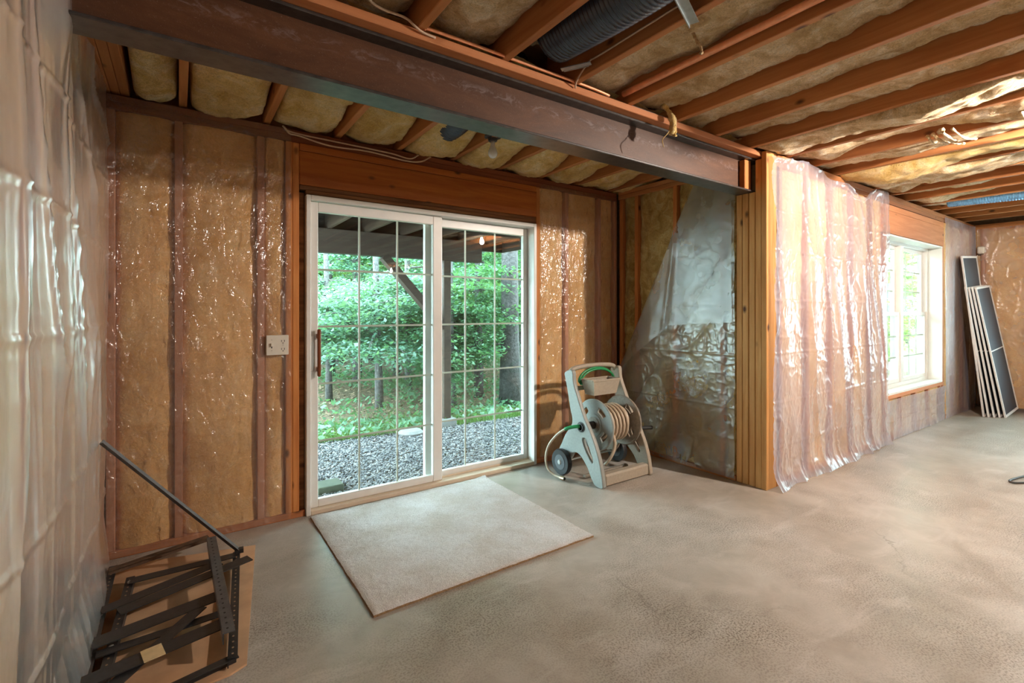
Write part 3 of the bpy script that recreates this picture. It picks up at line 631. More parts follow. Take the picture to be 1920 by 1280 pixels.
# ------------------------------------------------------------------ post
po = empty('lumber_post', (3.5, 1.9, 0), 'built-up pine post of five studs carrying the steel beam', 'post')
tag(box('stud', (XA - 0.004, 1.800, 0), (XA + 0.135, 1.838, 2.435), W_PALE, po, 0.003), 'full-height front stud')
for k in range(4): box('stud', (XA + 0.002 * (k % 2), 1.839 + 0.049 * k, 0), (XA + 0.13, 1.839 + 0.049 * (k + 1) - 0.004, 2.386 if k == 0 else 2.156), W_PALE, po, 0.003)

# ------------------------------------------------------------------ sliding door
d1 = empty('door_1', (1.56, YB, 0), 'white double sliding glass patio door with grilles', 'door', kind='structure')
DX0, DX1, DZ1 = 0.655, 2.470, 2.016
m = MB(); yf0, yf1 = YB - 0.018, YB + 0.16
m.bbox((DX0, yf0, 0), (DX0 + 0.028, yf1, DZ1), .003); m.bbox((DX1 - 0.028, yf0, 0), (DX1, yf1, DZ1), .003)
m.bbox((DX0 + .028, yf0, DZ1 - 0.03), (DX1 - .028, yf1, DZ1), .003); m.build('frame', VINYL, d1)
m = MB().bbox((DX0 + .028, yf0, 0.0), (DX1 - .028, yf1, 0.030), .003); m.bbox((DX0 + .028, YB + 0.062, 0.03), (DX1 - .028, YB + 0.068, 0.042), .002); m.build('sill_track', plain('sill_vinyl_tan', (0.74, 0.62, 0.48), 0.4, var=0.04, bstr=0), d1)
def door_panel(name, x0, x1, y0, y1, z0, z1, sl, sr, top, bot):
    p = MB(); p.bbox((x0, y0, z0), (x0 + sl, y1, z1), .004); p.bbox((x1 - sr, y0, z0), (x1, y1, z1), .004)
    p.bbox((x0 + sl, y0, z1 - top), (x1 - sr, y1, z1), .004); p.bbox((x0 + sl, y0, z0), (x1 - sr, y1, z0 + bot), .004)
    o = p.build(name, VINYL, d1)
    gx0, gx1, gz0, gz1 = x0 + sl, x1 - sr, z0 + bot, z1 - top; ym = (y0 + y1) / 2
    for yy, nm in ((ym - 0.008, 'glass_pane'), ): box(nm, (gx0 - .004, yy, gz0 - .004), (gx1 + .004, yy + 0.002, gz1 + .004), GLASS, o)
    for k in (1, 2):
        x = gx0 + (gx1 - gx0) * k / 3; box('grille_bar', (x - .0065, ym, gz0), (x + .0065, ym + .006, gz1), GRILLE, o, .001)
    for k in (1, 2, 3, 4):
        z = gz0 + (gz1 - gz0) * k / 5; box('grille_bar', (gx0, ym + 0.0005, z - .0065), (gx1, ym + .0055, z + .0065), GRILLE, o, .001)
    return o
sp = door_panel('sliding_panel', 0.672, 1.612, YB + 0.018, YB + 0.058, 0.031, 1.982, 0.062, 0.074, 0.062, 0.050)
fp = door_panel('fixed_panel', 1.500, 2.440, YB + 0.075, YB + 0.115, 0.031, 1.982, 0.074, 0.04, 0.062, 0.045)
box('latch_plate', (0.682, YB + 0.006, 0.90), (0.704, YB + 0.0178, 1.13), VINYL, sp, .004)
m = MB(); m.bbox((0.722, YB - 0.030, 0.87), (0.742, YB - 0.004, 1.17), .005); m.bbox((0.722, YB - 0.006, 0.90), (0.738, YB + 0.0178, 0.93), .003); m.bbox((0.722, YB - 0.006, 1.11), (0.738, YB + 0.0178, 1.14), .003)
m.build('pull_handle', W_HANDLE, sp)
# ------------------------------------------------------------------ windows
def double_hung(nm, label, axis, a0, a1, z0, z1, f0, f1, units, room):
    """axis: wall direction; f0 room face, f1 outer face"""
    w = empty(nm, ((a0 + a1) / 2, f0, z0) if axis == 'x' else (f0, (a0 + a1) / 2, z0), label, 'window', kind='structure')
    def bx(mb, u0, u1, d0, d1, zz0, zz1, b=.003):
        d0, d1 = sorted((d0, d1))
        mb.bbox((u0, d0, zz0), (u1, d1, zz1), b) if axis == 'x' else mb.bbox((d0, u0, zz0), (d1, u1, zz1), b)
    s = 1 if f1 > f0 else -1
    j = MB(); bx(j, a0, a0 + .018, f0, f1 - s * .07, z0, z1); bx(j, a1 - .018, a1, f0, f1 - s * .07, z0, z1); bx(j, a0 + .018, a1 - .018, f0, f1 - s * .07, z1 - .018, z1)
    j.build('jamb_liner', JAMBW, w)
    j = MB(); bx(j, a0 + .018, a1 - .018, f0 - s * .004, f1 - s * .07, z0 - .012, z0 + .012); j.build('window_sill', JAMBW, w)
    fr = MB(); fa, fb = f1 - s * .07, f1 + s * .03
    bx(fr, a0, a0 + .045, fa, fb, z0, z1); bx(fr, a1 - .045, a1, fa, fb, z0, z1); bx(fr, a0 + .045, a1 - .045, fa, fb, z1 - .045, z1); bx(fr, a0 + .045, a1 - .045, fa, fb, z0, z0 + .045)
    ia0, ia1 = a0 + .045, a1 - .045; ww_ = (ia1 - ia0) / units
    for k in range(1, units): c = ia0 + ww_ * k; bx(fr, c - .04, c + .04, fa, fb, z0 + .045, z1 - .045)
    fr.build('window_frame', VINYL, w)
    for k in range(units):
        u0 = ia0 + ww_ * k + (.04 if k else 0); u1 = ia0 + ww_ * (k + 1) - (.04 if k < units - 1 else 0); zm = (z0 + z1) / 2
        for (q0, q1, off) in ((z0 + .045, zm + .02, .012), (zm - .02, z1 - .045, .045)):
            sa, sb = fa + s * off, fa + s * (off + .03); r = MB(); t = .042
            bx(r, u0, u0 + t, sa, sb, q0, q1); bx(r, u1 - t, u1, sa, sb, q0, q1); bx(r, u0 + t, u1 - t, sa, sb, q1 - t, q1); bx(r, u0 + t, u1 - t, sa, sb, q0, q0 + t)
            so = r.build('sash', VINYL, w); sm = (sa + sb) / 2
            p = MB(); bx(p, u0 + t - .003, u1 - t + .003, sm, sm + s * .002, q0 + t - .003, q1 - t + .003, .0005); p.build('glass_pane', GLASS, so)
            for kk in (1, 2):
                x = u0 + t + (u1 - u0 - 2 * t) * kk / 3; p = MB(); bx(p, x - .008, x + .008, sm + s * .004, sm + s * .009, q0 + t, q1 - t, .001); p.build('grille_bar', GRILLE, so)
                z = q0 + t + (q1 - q0 - 2 * t) * kk / 3; p = MB(); bx(p, u0 + t, u1 - t, sm + s * .0045, sm + s * .0085, z - .008, z + .008, .001); p.build('grille_bar', GRILLE, so)
    return w
double_hung('window_1', 'white twin double-hung window with grilles in the bright plastic-covered wall', 'x', WX0, WX1, WZ0, WZ1, YW, YW + 0.20, 2, -1)
double_hung('window_2', 'white twin window in the far end wall, just outside the view', 'y', R0, R1, RZ0, RZ1, XR, XR + 0.18, 2, -1)

# ------------------------------------------------------------------ plastic sheets
def crumple(U, V, k, seed):
    """sharp small creases"""
    return k * (ridge(U * 7 + 0.6 * V, V * 5, seed) ** 6 + 0.6 * ridge(U * 15 - V * 3, V * 13, seed + 1) ** 6 + 0.4 * ridge(U * 31, V * 27 + U * 9, seed + 2) ** 5)
def folds_h(V, z, amp=0.004, w=0.006): return sum(amp * np.exp(-((V - q) / w) ** 2) for q in z)
def sheet(name, u, v, fn, place, mat, label, parent=None, keep=None):
    U, V = np.meshgrid(u, v, indexing='ij'); D = fn(U, V); P = place(U, V, D).reshape(-1, 3); F = grid_faces(len(u), len(v))
    if keep is not None:
        kf = keep(U, V).ravel(); F = F[kf[F].all(1)]
        used = np.unique(F); mp = np.full(len(P), -1); mp[used] = np.arange(len(used)); P = P[used]; F = mp[F]
    o = mk_np(name, P, F, mat, parent, True)
    return tag(o, label, 'plastic sheet') if label else o
def bay_sag(U, edges, depth):
    d = 0 * U
    for a, b in zip(edges[:-1], edges[1:]):
        w = np.clip((U - a) / (b - a), 0, 1); d = d + np.where((U >= a) & (U <= b), -depth * 4 * w * (1 - w), 0)
    return d
HZ_ = [0.30, 0.68, 1.05, 1.42, 1.80, 2.15]
# door wall, left of the door
fnL = lambda U, V: 0.006 + bay_sag(U, [-0.31, -0.0, 0.40, 0.56], 0.007) + crumple(U, V, 0.006, 3) * (0.35 + 1.1 * g(V, 1.75, 0.35)) + folds_h(V, HZ_, 0.003) + 0.006 * (fbm(U * 3, V * 2, 8) + .3)
sheet('plastic_sheet', np.linspace(-0.325, 0.568, 120), np.linspace(0.01, 2.405, 300), fnL, lambda U, V, D: np.stack([U, YB - 0.004 - D, V], -1), P_BACK, 'clear vapor barrier sheet stapled over the insulation left of the sliding door')
fnR = lambda U, V: 0.006 + bay_sag(U, [2.49, 2.82, 3.22, 3.43], 0.006) + crumple(U, V, 0.004, 13) + folds_h(V, HZ_, 0.003) + 0.012 * ridge((U - 2.45) * 9 - V * 0.9, V * 0.5, 4) ** 4 * g(U, 2.62, .16) * g(V, 1.6, .5)
sheet('plastic_sheet', np.linspace(2.512, 3.43, 110), np.linspace(0.01, 2.36, 260), fnR, lambda U, V, D: np.stack([U, YB - 0.004 - D, V], -1), P_BACK, 'clear vapor barrier sheet between the sliding door and the alcove corner')
# alcove side wall: torn loose along a diagonal
tear = lambda Y: 2.36 - (Y - 2.36) * (2.36 - 0.70) / (3.20 - 2.36)
fnS = lambda U, V: 0.006 + bay_sag(U, [2.04, 2.15, 2.58, 3.0, 3.2], 0.006) + crumple(U, V, 0.007, 23) + folds_h(V, [0.55, 0.95, 1.32], 0.006) + 0.010 * (fbm(U * 4, V * 3, 31) + .3) + 0.012 * ridge(U * 5 + V * 3.5, V * 1.5, 33) ** 5
su = np.linspace(2.035, 3.205, 170); sv = np.linspace(0.02, 2.36, 340)
ps = sheet('plastic_sheet', su, sv, fnS, lambda U, V, D: np.stack([XA - 0.004 - D, U, np.minimum(V, tear(U) + 0.004)], -1), P_SIDE, 'half-torn plastic sheet peeling off the alcove return wall', keep=lambda U, V: V <= tear(U) + 0.010)
# the loose corner folded back on itself: a second layer hanging in front of the sheet below the tear
fy = np.linspace(2.055, 3.21, 110); ft = np.linspace(0, 1, 90); FY, FT = np.meshgrid(fy, ft, indexing='ij')
zlow = np.interp(FY, [2.05, 2.62, 2.70, 2.95, 3.21], [1.20, 1.165, 1.09, 0.90, 0.69]); zhi = np.maximum(tear(FY) + 0.006, zlow + 0.004); FZ = zlow + (zhi - zlow) * FT
dp = 0.016 + 0.040 * np.clip((FY - 2.55) / 0.25, 0, 1) * (1 - FT) ** 0.7 + 0.012 * np.exp(-((FY - 2.66 + 0.1 * FT) / 0.03) ** 2) + 0.012 * fbm(FY * 4, FZ * 3, 61) + 0.003 * np.cos(ft * 0)[None]
mk_np('folded_flap', np.stack([XA - 0.006 - dp, FY, FZ], -1).reshape(-1, 3), grid_faces(110, 90), P_FLAP, ps, True)['label'] = 'folded-over grey corner of the sheet'
# window wall, big draped sheet
def fnW(U, V):
    drape = ridge(U * 3.1 + (V - 2.3) * 0.85, V * 0.35, 41) ** 3 * 0.050 + ridge(U * 7.3 + (V - 2.3) * 1.3, V * 0.6, 42) ** 4 * 0.026
    amp = 0.35 + 0.65 * g(V, 1.35, 0.75) * (0.5 + 0.5 * np.clip((U - 3.5) / 0.5, 0, 1))
    top = np.clip((V - 2.30) / 0.1, 0, 1) * ridge(U * 5, V * 6, 44) ** 3 * 0.03
    return 0.008 + drape * amp + crumple(U, V, 0.008, 43) + folds_h(V, [0.30, 0.62, 0.98, 1.36, 1.72, 2.02], 0.005) + top + 0.05 * np.clip((0.18 - V) / 0.18, 0, 1) ** 2 * (0.5 + ridge(U * 4, V * 0, 45))
def plW(U, V, D):
    z = np.where(V > 2.25, V - (V - 2.25) * 0.75 * (vnoise(U * 4.5, 0 * U, 77) ** 2) , V); return np.stack([U, YW - 0.004 - D, z], -1)
sheet('plastic_sheet', np.linspace(3.492, 5.64, 300), np.linspace(0.006, 2.43, 260), fnW, plW, P_WIN, 'large shiny wrinkled plastic sheet on the bright wall between post and window')
fnW2 = lambda U, V: 0.008 + 0.018 * ridge(U * 3, V * 1.2, 51) ** 3 + crumple(U, V, 0.006, 52) + folds_h(V, [0.2], 0.004)
sheet('plastic_sheet', np.linspace(5.64, 7.47, 130), np.linspace(0.006, 0.405, 50), fnW2, lambda U, V, D: np.stack([U, YW - 0.004 - D, V], -1), P_WIN, 'low strip of plastic sheet on the wall below the window')
fnW3 = lambda U, V: 0.010 + 0.03 * ridge(U * 2.6, V * 0.3, 61) ** 3 + crumple(U, V, 0.005, 62)
sheet('plastic_sheet', np.linspace(7.475, 8.79, 110), np.linspace(0.006, 2.40, 160), fnW3, lambda U, V, D: np.stack([U, YW - 0.004 - D, V], -1), P_WIN, 'plastic sheet on the wall behind the leaning screens')
fnR3 = lambda U, V: 0.006 + bay_sag(U, [0.95, 1.30, 1.72, 1.8], 0.012) + crumple(U, V, 0.007, 72) + 0.012 * ridge(U * 4, V * 1.5, 73) ** 3
sheet('plastic_sheet', np.linspace(0.98, 1.775, 90), np.linspace(0.01, 2.38, 180), fnR3, lambda U, V, D: np.stack([XR - 0.004 - D, U, V], -1), P_FAR, 'plastic sheet covering the far end wall at the right edge')
# left wall: long hanging sheet pulled tight over the beam end
def soft(x, y, seed): return vnoise(x, y, seed) ** 1.5
def fnLW(U, V):
    f = soft(U * 3.2 + 0.10 * V, V * 0.30, 81) * 0.045 + soft(U * 9 + 0.25 * V, V * 0.45, 82) * 0.022 + ridge(U * 19 + 0.4 * V, V * 0.6, 86) ** 4 * 0.0035
    pin = ridge(U * 4.2 + 0.12 * V, V * 0.4, 85) ** 9 * 0.022 * g(V, 1.35, 0.75)
    bm_ = 0.035 * g(U, 1.93, 0.10) * np.clip((V - 1.7) / 0.45, 0, 1) ** 2
    fan = 0.016 * ridge((U - 2.0) / np.maximum(0.25, 2.55 - V) * 1.6, 0 * U, 83) ** 3 * np.clip((V - 1.2) / 0.5, 0, 1)
    return 0.006 + f * (0.4 + 0.6 * g(V, 1.2, 1.0)) + pin + bm_ + fan + crumple(U, V, 0.0016, 84) + folds_h(V, [0.38, 0.72, 1.22, 1.58, 1.93], 0.006, 0.008) + 0.05 * np.clip((0.25 - V) / 0.25, 0, 1) * g(U, 2.2, 1.2)
sheet('plastic_sheet', np.linspace(-1.0, 3.195, 420), np.linspace(0.006, 2.43, 220), fnLW, lambda U, V, D: np.stack([XL + 0.004 + D, U, V], -1), P_LEFT, 'tall milky plastic sheet hanging down the whole left wall')

# ------------------------------------------------------------------ bulbs
def bulb(name, loc, lit, label, mat=None, group=None):
    x, y, z = loc; e = empty(name, (x, y, z), label, 'light bulb', group)
    MB().lathe([(0.055, 0.058), (0.055, 0.045), (0.034, 0.040), (0.028, 0.020)], (x, y, z + 0.03), 'z', 20).build('socket', CERAMIC if lit else BLACKP, e, False)
    prof = [(0.004, -0.062), (0.018, -0.058), (0.028, -0.046), (0.0315, -0.030), (0.028, -0.012), (0.018, 0.012), (0.014, 0.026), (0.0135, 0.048)]
    MB().lathe(prof, (x, y, z), 'z', 20).build('bulb_glass', mat or (BULB_ON if lit else BULB_OFF), e, True)
    return e
bulb('light_bulb', (3.98, 0.02, 2.412), True, 'lit bare bulb on the joists of the main room, nearest the post')
bulb('light_bulb', (4.55, -5.6, 2.35), True, 'lit bare bulb far behind the viewer', BULB_DIM)
bulb('light_bulb', (8.30, -4.9, 2.35), True, 'lit bare bulb behind the viewer towards the far end wall', BULB_DIM)
bulb('light_bulb', (1.705, 2.69, 2.355), False, 'unlit bare bulb hanging from an alcove joist behind the beam')

# ------------------------------------------------------------------ switch plate, sensor
sw = empty('outlet_plate', (0.49, YB - 0.02, 1.08), 'two-gang ivory switch and outlet plate beside the sliding door', 'outlet')
yq = YB - 0.030
MB().bbox((0.428, yq, 1.02), (0.552, yq + 0.008, 1.14), .003).build('cover_plate', PLASTIC_W, sw)
MB().bbox((0.432, yq + 0.008, 1.024), (0.548, YB, 1.136), .002).build('wall_box', PLASTIC_W, sw)
MB().bbox((0.452, yq - .012, 1.072), (0.464, yq, 1.092), .002).build('toggle', PLASTIC_W, sw)
m = MB()
for zc in (1.056, 1.104):
    for dx in (-.008, .008): m.box((0.52 + dx - .0015, yq - .0006, zc - .006), (0.52 + dx + .0015, yq, zc + .006))
    m.box((0.517, yq - .0006, zc - .015), (0.523, yq, zc - .010))
m.box((0.455, yq - .0006, 1.062), (0.461, yq, 1.071)); tag(m.build('outlet_slots', BLACK_GAP, sw), kind='stuff')
for (xx, zz) in ((0.458, 1.112), (0.458, 1.048), (0.52, 1.08)): MB().lathe([(0.003, 0.0), (0.003, -0.0012)], (xx, yq, zz), 'y', 8).build('screw', RIVET, sw)
sn = empty('motion_sensor', (8.72, 1.75, 2.08), 'small white motion sensor box in the far top corner', 'sensor')
MB().bbox((8.66, 1.675, 2.04), (8.74, 1.745, 2.135), .012).build('housing', PLASTIC_W, sn); MB().bbox((8.672, 1.668, 2.055), (8.728, 1.676, 2.09), .003).build('lens', ALU, sn)

# ------------------------------------------------------------------ carpet remnant
def rug():
    nx, ny = 150, 140; u = np.linspace(0, 1, nx); v = np.linspace(0, 1, ny); U, V = np.meshgrid(u, v, indexing='ij')
    X = 0.672 + (1.940 - 0.672) * U + 0.006 * fbm(0 * U, V * 9, 5) * (np.abs(U - .5) > .49); Y = 1.992 + (3.175 - 1.992) * V + 0.006 * fbm(U * 9, 0 * V, 6) * (np.abs(V - .5) > .49)
    edge = np.minimum.reduce([U, 1 - U, V, 1 - V]); Z = 0.017 - 0.006 * np.exp(-edge / 0.008) + 0.0045 * fbm(U * 70, V * 70, 9, 3) + 0.003 * fbm(U * 3, V * 3, 10)
    Z = Z + 0.012 * np.clip((U - 0.93) / 0.07, 0, 1) * np.clip((V - 0.94) / 0.06, 0, 1)
    e = empty('carpet_remnant', (1.3, 2.6, 0), 'cream cut-pile carpet piece with frayed edges lying in front of the door', 'rug')
    mk_np('pile', np.stack([X, Y, Z], -1).reshape(-1, 3), grid_faces(nx, ny), CARPET, e, True)
    idx = [(i, 0) for i in range(nx)] + [(nx - 1, j) for j in range(1, ny)] + [(i, ny - 1) for i in range(nx - 2, -1, -1)] + [(0, j) for j in range(ny - 2, 0, -1)]
    top = [(X[i, j], Y[i, j], Z[i, j]) for i, j in idx]; n = len(top); bot = [(x, y, 0.0005) for x, y, z in top]
    mk('backing', top + bot, [(k, (k + 1) % n, n + (k + 1) % n, n + k) for k in range(n)], CARPET_E, e)
rug()

# ------------------------------------------------------------------ cardboard and angle iron
def prism(name, poly_, z0, z1, mat, parent=None):
    n = len(poly_); v = [(x, y, z0) for x, y in poly_] + [(x, y, z1) for x, y in poly_]
    return mk(name, v, [tuple(range(n))[::-1], tuple(range(n, 2 * n))] + [(k, (k + 1) % n, n + (k + 1) % n, n + k) for k in range(n)], mat, parent)
tag(prism('cardboard_sheet', [(-0.275, 3.12), (0.345, 2.965), (0.335, 2.90), (0.203, 1.985), (0.150, 1.96), (-0.275, 1.93)], 0.001, 0.008, CARD), 'flattened brown cardboard sheet under the black angle irons in the left corner', 'cardboard')
def angle_iron(p0, p1, leg=0.032, t=0.004, holes=0, up=(0, 0, 1), flip=1, mb=None):
    mb = mb or MB(); p0 = Vector(p0); p1 = Vector(p1); d = (p1 - p0).normalized(); r = d.cross(Vector(up)).normalized(); u = r.cross(d)
    mb.bar(p0, p1, leg, t, up); q = r * (flip * (leg / 2 - t / 2)) - u * (leg / 2)
    mb.bar(p0 + q, p1 + q, t, leg, up); return mb
def hole_row(p0, p1, n, parent, off=0.0022, r=0.004, up=(0, 0, 1), mat=BLACK_GAP, name='punched_holes'):
    p0 = Vector(p0); p1 = Vector(p1); d = (p1 - p0).normalized(); rr = d.cross(Vector(up)).normalized(); u = rr.cross(d); mb = MB()
    for k in range(n):
        c = p0.lerp(p1, (k + 0.7) / (n + 0.4)) + u * off; b = len(mb.v)
        for j in range(8):
            t = 2 * math.pi * j / 8; mb.v.append(tuple(c + rr * (r * math.cos(t)) + d * (r * 1.3 * math.sin(t))))
        mb.f.append(tuple(range(b, b + 8)))
        b2 = len(mb.v)
    return tag(mb.build(name, mat, parent), kind='stuff')
fr = empty('angle_iron_frame', (-0.05, 2.5, 0.01), 'black bolted bed frame of perforated angle irons on the cardboard', 'metal frame')
HOLE_TAN = plain('hole_showing_cardboard', (0.34, 0.22, 0.14), 0.9, bstr=0)
for nm, a, b, mt, nh in (('side_rail', (-0.262, 3.03, 0.045), (-0.262, 1.80, 0.045), IRON, 34), ('side_rail', (0.245, 2.85, 0.045), (0.158, 1.985, 0.045), IRON, 24),
                         ('front_rail', (-0.262, 1.905, 0.041), (0.175, 2.00, 0.041), IRON, 0), ('back_rail', (-0.27, 2.925, 0.075), (0.128, 3.01, 0.095), IRON_R, 0), ('inner_rail', (-0.185, 2.87, 0.041), (-0.212, 2.10, 0.041), IRON, 20)):
    r = angle_iron(a, b, flip=-1 if nm != 'side_rail' else 1).build(nm, mt, fr)
    if nh: hole_row(a, b, nh, r, mat=HOLE_TAN)
m = MB()
for (x, y) in ((-0.262, 2.57), (-0.262, 2.33), (-0.262, 2.12), (-0.20, 2.62), (-0.185, 2.80), (-0.205, 2.30)): m.lathe([(0.008, 0), (0.008, 0.006), (0.004, 0.009)], (x, y, 0.047), 'z', 8)
m.build('rivets', RIVET, fr); bpy.data.objects['rivets']['kind'] = 'stuff'
def slat(a, b, w, label, z_t=0.004):
    return tag(MB().bar(a, b, w * 1.3, z_t).build('steel_slat', IRON), label, 'metal bar', 'loose black steel bars piled in the left corner')
slat((-0.185, 2.80, 0.054), (0.235, 2.80, 0.052), 0.042, 'black steel bar lying across the frame, nearest the door wall')
slat((-0.265, 2.575, 0.060), (0.165, 2.74, 0.062), 0.045, 'black steel bar second from the door wall, ending under the punched bar')
slat((-0.20, 2.50, 0.073), (0.285, 2.655, 0.085), 0.048, 'long black steel bar whose pointed end overhangs the right rail')
slat((-0.265, 2.325, 0.066), (0.150, 2.41, 0.070), 0.060, 'wide black steel bar across the middle of the frame')
slat((-0.245, 2.27, 0.052), (0.145, 2.29, 0.054), 0.034, 'narrow black steel bar beneath the wide middle bar')
slat((-0.262, 2.085, 0.074), (0.145, 2.17, 0.078), 0.055, 'black steel bar under the square of tape, nearest the viewer')
slat((-0.18, 2.03, 0.064), (0.075, 2.36, 0.068), 0.038, 'black steel bar crossing the pile diagonally')
pb = empty('punched_bar', (0.14, 2.5, 0.1), 'grey-black punched angle bar lying on top of the pile of bars', 'metal bar')
a, b = (0.140, 2.965, 0.105), (0.152, 2.05, 0.105); r = angle_iron(a, b, leg=0.04, flip=1).build('angle_body', plain('worn_angle_steel', (0.075, 0.075, 0.078), 0.4, var=0.3, bstr=0.2), pb); hole_row((0.137, 2.965, .105), (0.149, 2.05, .105), 24, pb, r=0.0045)
tag(MB().bar((-0.105, 2.112, 0.0806), (-0.045, 2.124, 0.081), 0.075, 0.003).build('tape_label', TAPE), 'square tan tape label stuck on the front black bar', 'tape')
rd = empty('leaning_rod', (0.25, 2.82, 0.05), 'long thin steel angle rod leaning from the frame to the left plastic', 'metal rod')
m = MB(); p0, p1 = (-0.268, 2.655, 0.735), (0.252, 2.84, 0.058); m.bar(p0, p1, 0.022, 0.003, up=(0.6, -0.8, 0.5)); m.bar((p0[0], p0[1] - .010, p0[2] - .004), (p1[0], p1[1] - .010, p1[2] - .004), 0.003, 0.020, up=(0.6, -0.8, 0.5)); m.build('rod_body', plain('dull_steel_rod', (0.085, 0.075, 0.07), 0.45, bstr=0.1), rd)
m = MB().bar((0.235, 2.838, 0.056), (0.275, 2.835, 0.056), 0.03, 0.02); m.build('rod_foot', IRON, rd)

# ------------------------------------------------------------------ hose reel cart
rc = empty('hose_reel_cart', (2.78, 2.7, 0), 'taupe plastic garden hose reel cart on wheels standing in the alcove corner', 'hose reel')
out_ = [(2.905, .795), (2.86, .822), (2.812, .818), (2.799, .731), (2.746, .612), (2.682, .481), (2.607, .373), (2.546, .257), (2.506, .142), (2.489, .05), (2.487, .003), (2.56, .003), (2.603, .043), (2.644, .112), (2.707, .174),
        (2.759, .197), (2.812, .182), (2.845, .13), (2.895, .085), (2.955, .10), (2.975, .165), (2.93, .251), (2.895, .313), (2.815, .42), (2.838, .525), (2.865, .64), (2.893, .745)]
hole = [(2.70, .312), (2.664, .322), (2.618, .245), (2.585, .178), (2.600, .163), (2.652, .222)]
for xs, mt in ((2.53, REEL), (3.045, REEL_T)):
    plate('side_frame', smooth_loop(out_), [smooth_loop(hole)], 0.036, 0.006, mt, lambda a_, b_, d_, xs=xs: (xs + d_, a_, b_), rc)
m = MB().bbox((2.549, 2.492, 0.004), (3.026, 2.560, 0.092), .012); m.build('front_crossbar', REEL_T, rc)
m = MB().bbox((2.549, 2.70, 0.01), (3.026, 2.735, 0.035), .006); m.build('lower_brace', REEL_D, rc)
MB().tube(smooth_path([(2.53, 2.865, .79), (2.56, 2.862, .825), (2.65, 2.86, .84), (2.79, 2.86, .845), (2.93, 2.86, .84), (3.015, 2.862, .825), (3.045, 2.865, .79)], 6), 0.019, 10).build('push_handle', REEL_T, rc, True)
# tray with hollow inside
t = MB(); x0, x1, y0, y1, z0, z1 = 2.60, 2.885, 2.665, 2.80, 0.635, 0.742
def taper(mb, x0, x1, y0, y1, z0, z1, dx, dy):
    n = len(mb.v); mb.v += [(x0 + dx, y0 + dy, z0), (x1 - dx, y0 + dy, z0), (x1 - dx, y1 - dy, z0), (x0 + dx, y1 - dy, z0), (x0, y0, z1), (x1, y0, z1), (x1, y1, z1), (x0, y1, z1),
        (x0 + .006, y0 + .006, z1), (x1 - .006, y0 + .006, z1), (x1 - .006, y1 - .006, z1), (x0 + .006, y1 - .006, z1), (x0 + dx + .006, y0 + dy + .006, z0 + .006), (x1 - dx - .006, y0 + dy + .006, z0 + .006), (x1 - dx - .006, y1 - dy - .006, z0 + .006), (x0 + dx + .006, y1 - dy - .006, z0 + .006)]
    mb.f += [tuple(n + i for i in q) for q in ((0, 3, 2, 1), (0, 1, 5, 4), (1, 2, 6, 5), (2, 3, 7, 6), (3, 0, 4, 7), (4, 5, 9, 8), (5, 6, 10, 9), (6, 7, 11, 10), (7, 4, 8, 11), (8, 9, 13, 12), (9, 10, 14, 13), (10, 11, 15, 14), (11, 8, 12, 15), (12, 13, 14, 15))]
taper(t, x0, x1, y0, y1, z0, z1, .022, .018); t.bbox((2.595, 2.660, .742), (2.89, 2.672, .756), .003); t.bbox((2.595, 2.793, .742), (2.89, 2.805, .756), .003); t.bbox((2.595, 2.672, .742), (2.607, 2.793, .756), .003); t.bbox((2.878, 2.672, .742), (2.89, 2.793, .756), .003); t.bbox((2.70, 2.785, .655), (2.80, 2.850, .685), .003)
t.build('accessory_tray', REEL_T, rc)
m = MB().bbox((2.549, 2.842, 0.655), (3.026, 2.864, 0.69), .005); m.build('tray_rail', REEL_T, rc)
HUB = (2.712, 0.405)
def disc(x, mt):
    R = 0.190; o_ = [(HUB[0] + R * math.cos(2 * math.pi * k / 40), HUB[1] + R * math.sin(2 * math.pi * k / 40)) for k in range(40)]; hs = []
    for q in range(4):
        a0 = 2 * math.pi * q / 4 + 0.35; hh = []
        for k in range(6): a = a0 + 0.62 * k / 5; hh.append((HUB[0] + .150 * math.cos(a), HUB[1] + .150 * math.sin(a)))
        for k in range(6): a = a0 + 0.62 - 0.62 * k / 5; hh.append((HUB[0] + .108 * math.cos(a), HUB[1] + .108 * math.sin(a)))
        hs.append(hh)
    d_ = plate('drum_disc', o_, hs, 0.016, 0.003, mt, lambda a_, b_, d__, x=x: (x + d__, a_, b_), rc)
    rim = [(x, HUB[0] + R * math.cos(2 * math.pi * k / 40), HUB[1] + R * math.sin(2 * math.pi * k / 40)) for k in range(40)]
    MB().tube(rim, 0.010, 8, closed=True).build('disc_rim', mt, d_, True)
    MB().lathe([(0.085, -0.012), (0.085, 0.012), (0.07, 0.014)], (x, HUB[0], HUB[1]), 'x', 24).build('disc_boss', mt, d_)
disc(2.655, REEL); disc(2.960, REEL_D)
MB().lathe([(0.062, 2.64), (0.062, 2.98)], (0, HUB[0], HUB[1]), 'x', 24).build('drum_core', REEL_D, rc)
MB().lathe([(0.030, 2.50), (0.030, 2.64)], (0, HUB[0], HUB[1]), 'x', 16).build('hub_axle', BLACKP, rc)
MB().lathe([(0.040, 2.508), (0.040, 2.5115), (0.022, 2.500)], (0, HUB[0], HUB[1]), 'x', 20).build('hub_ring', BLACKP, rc)
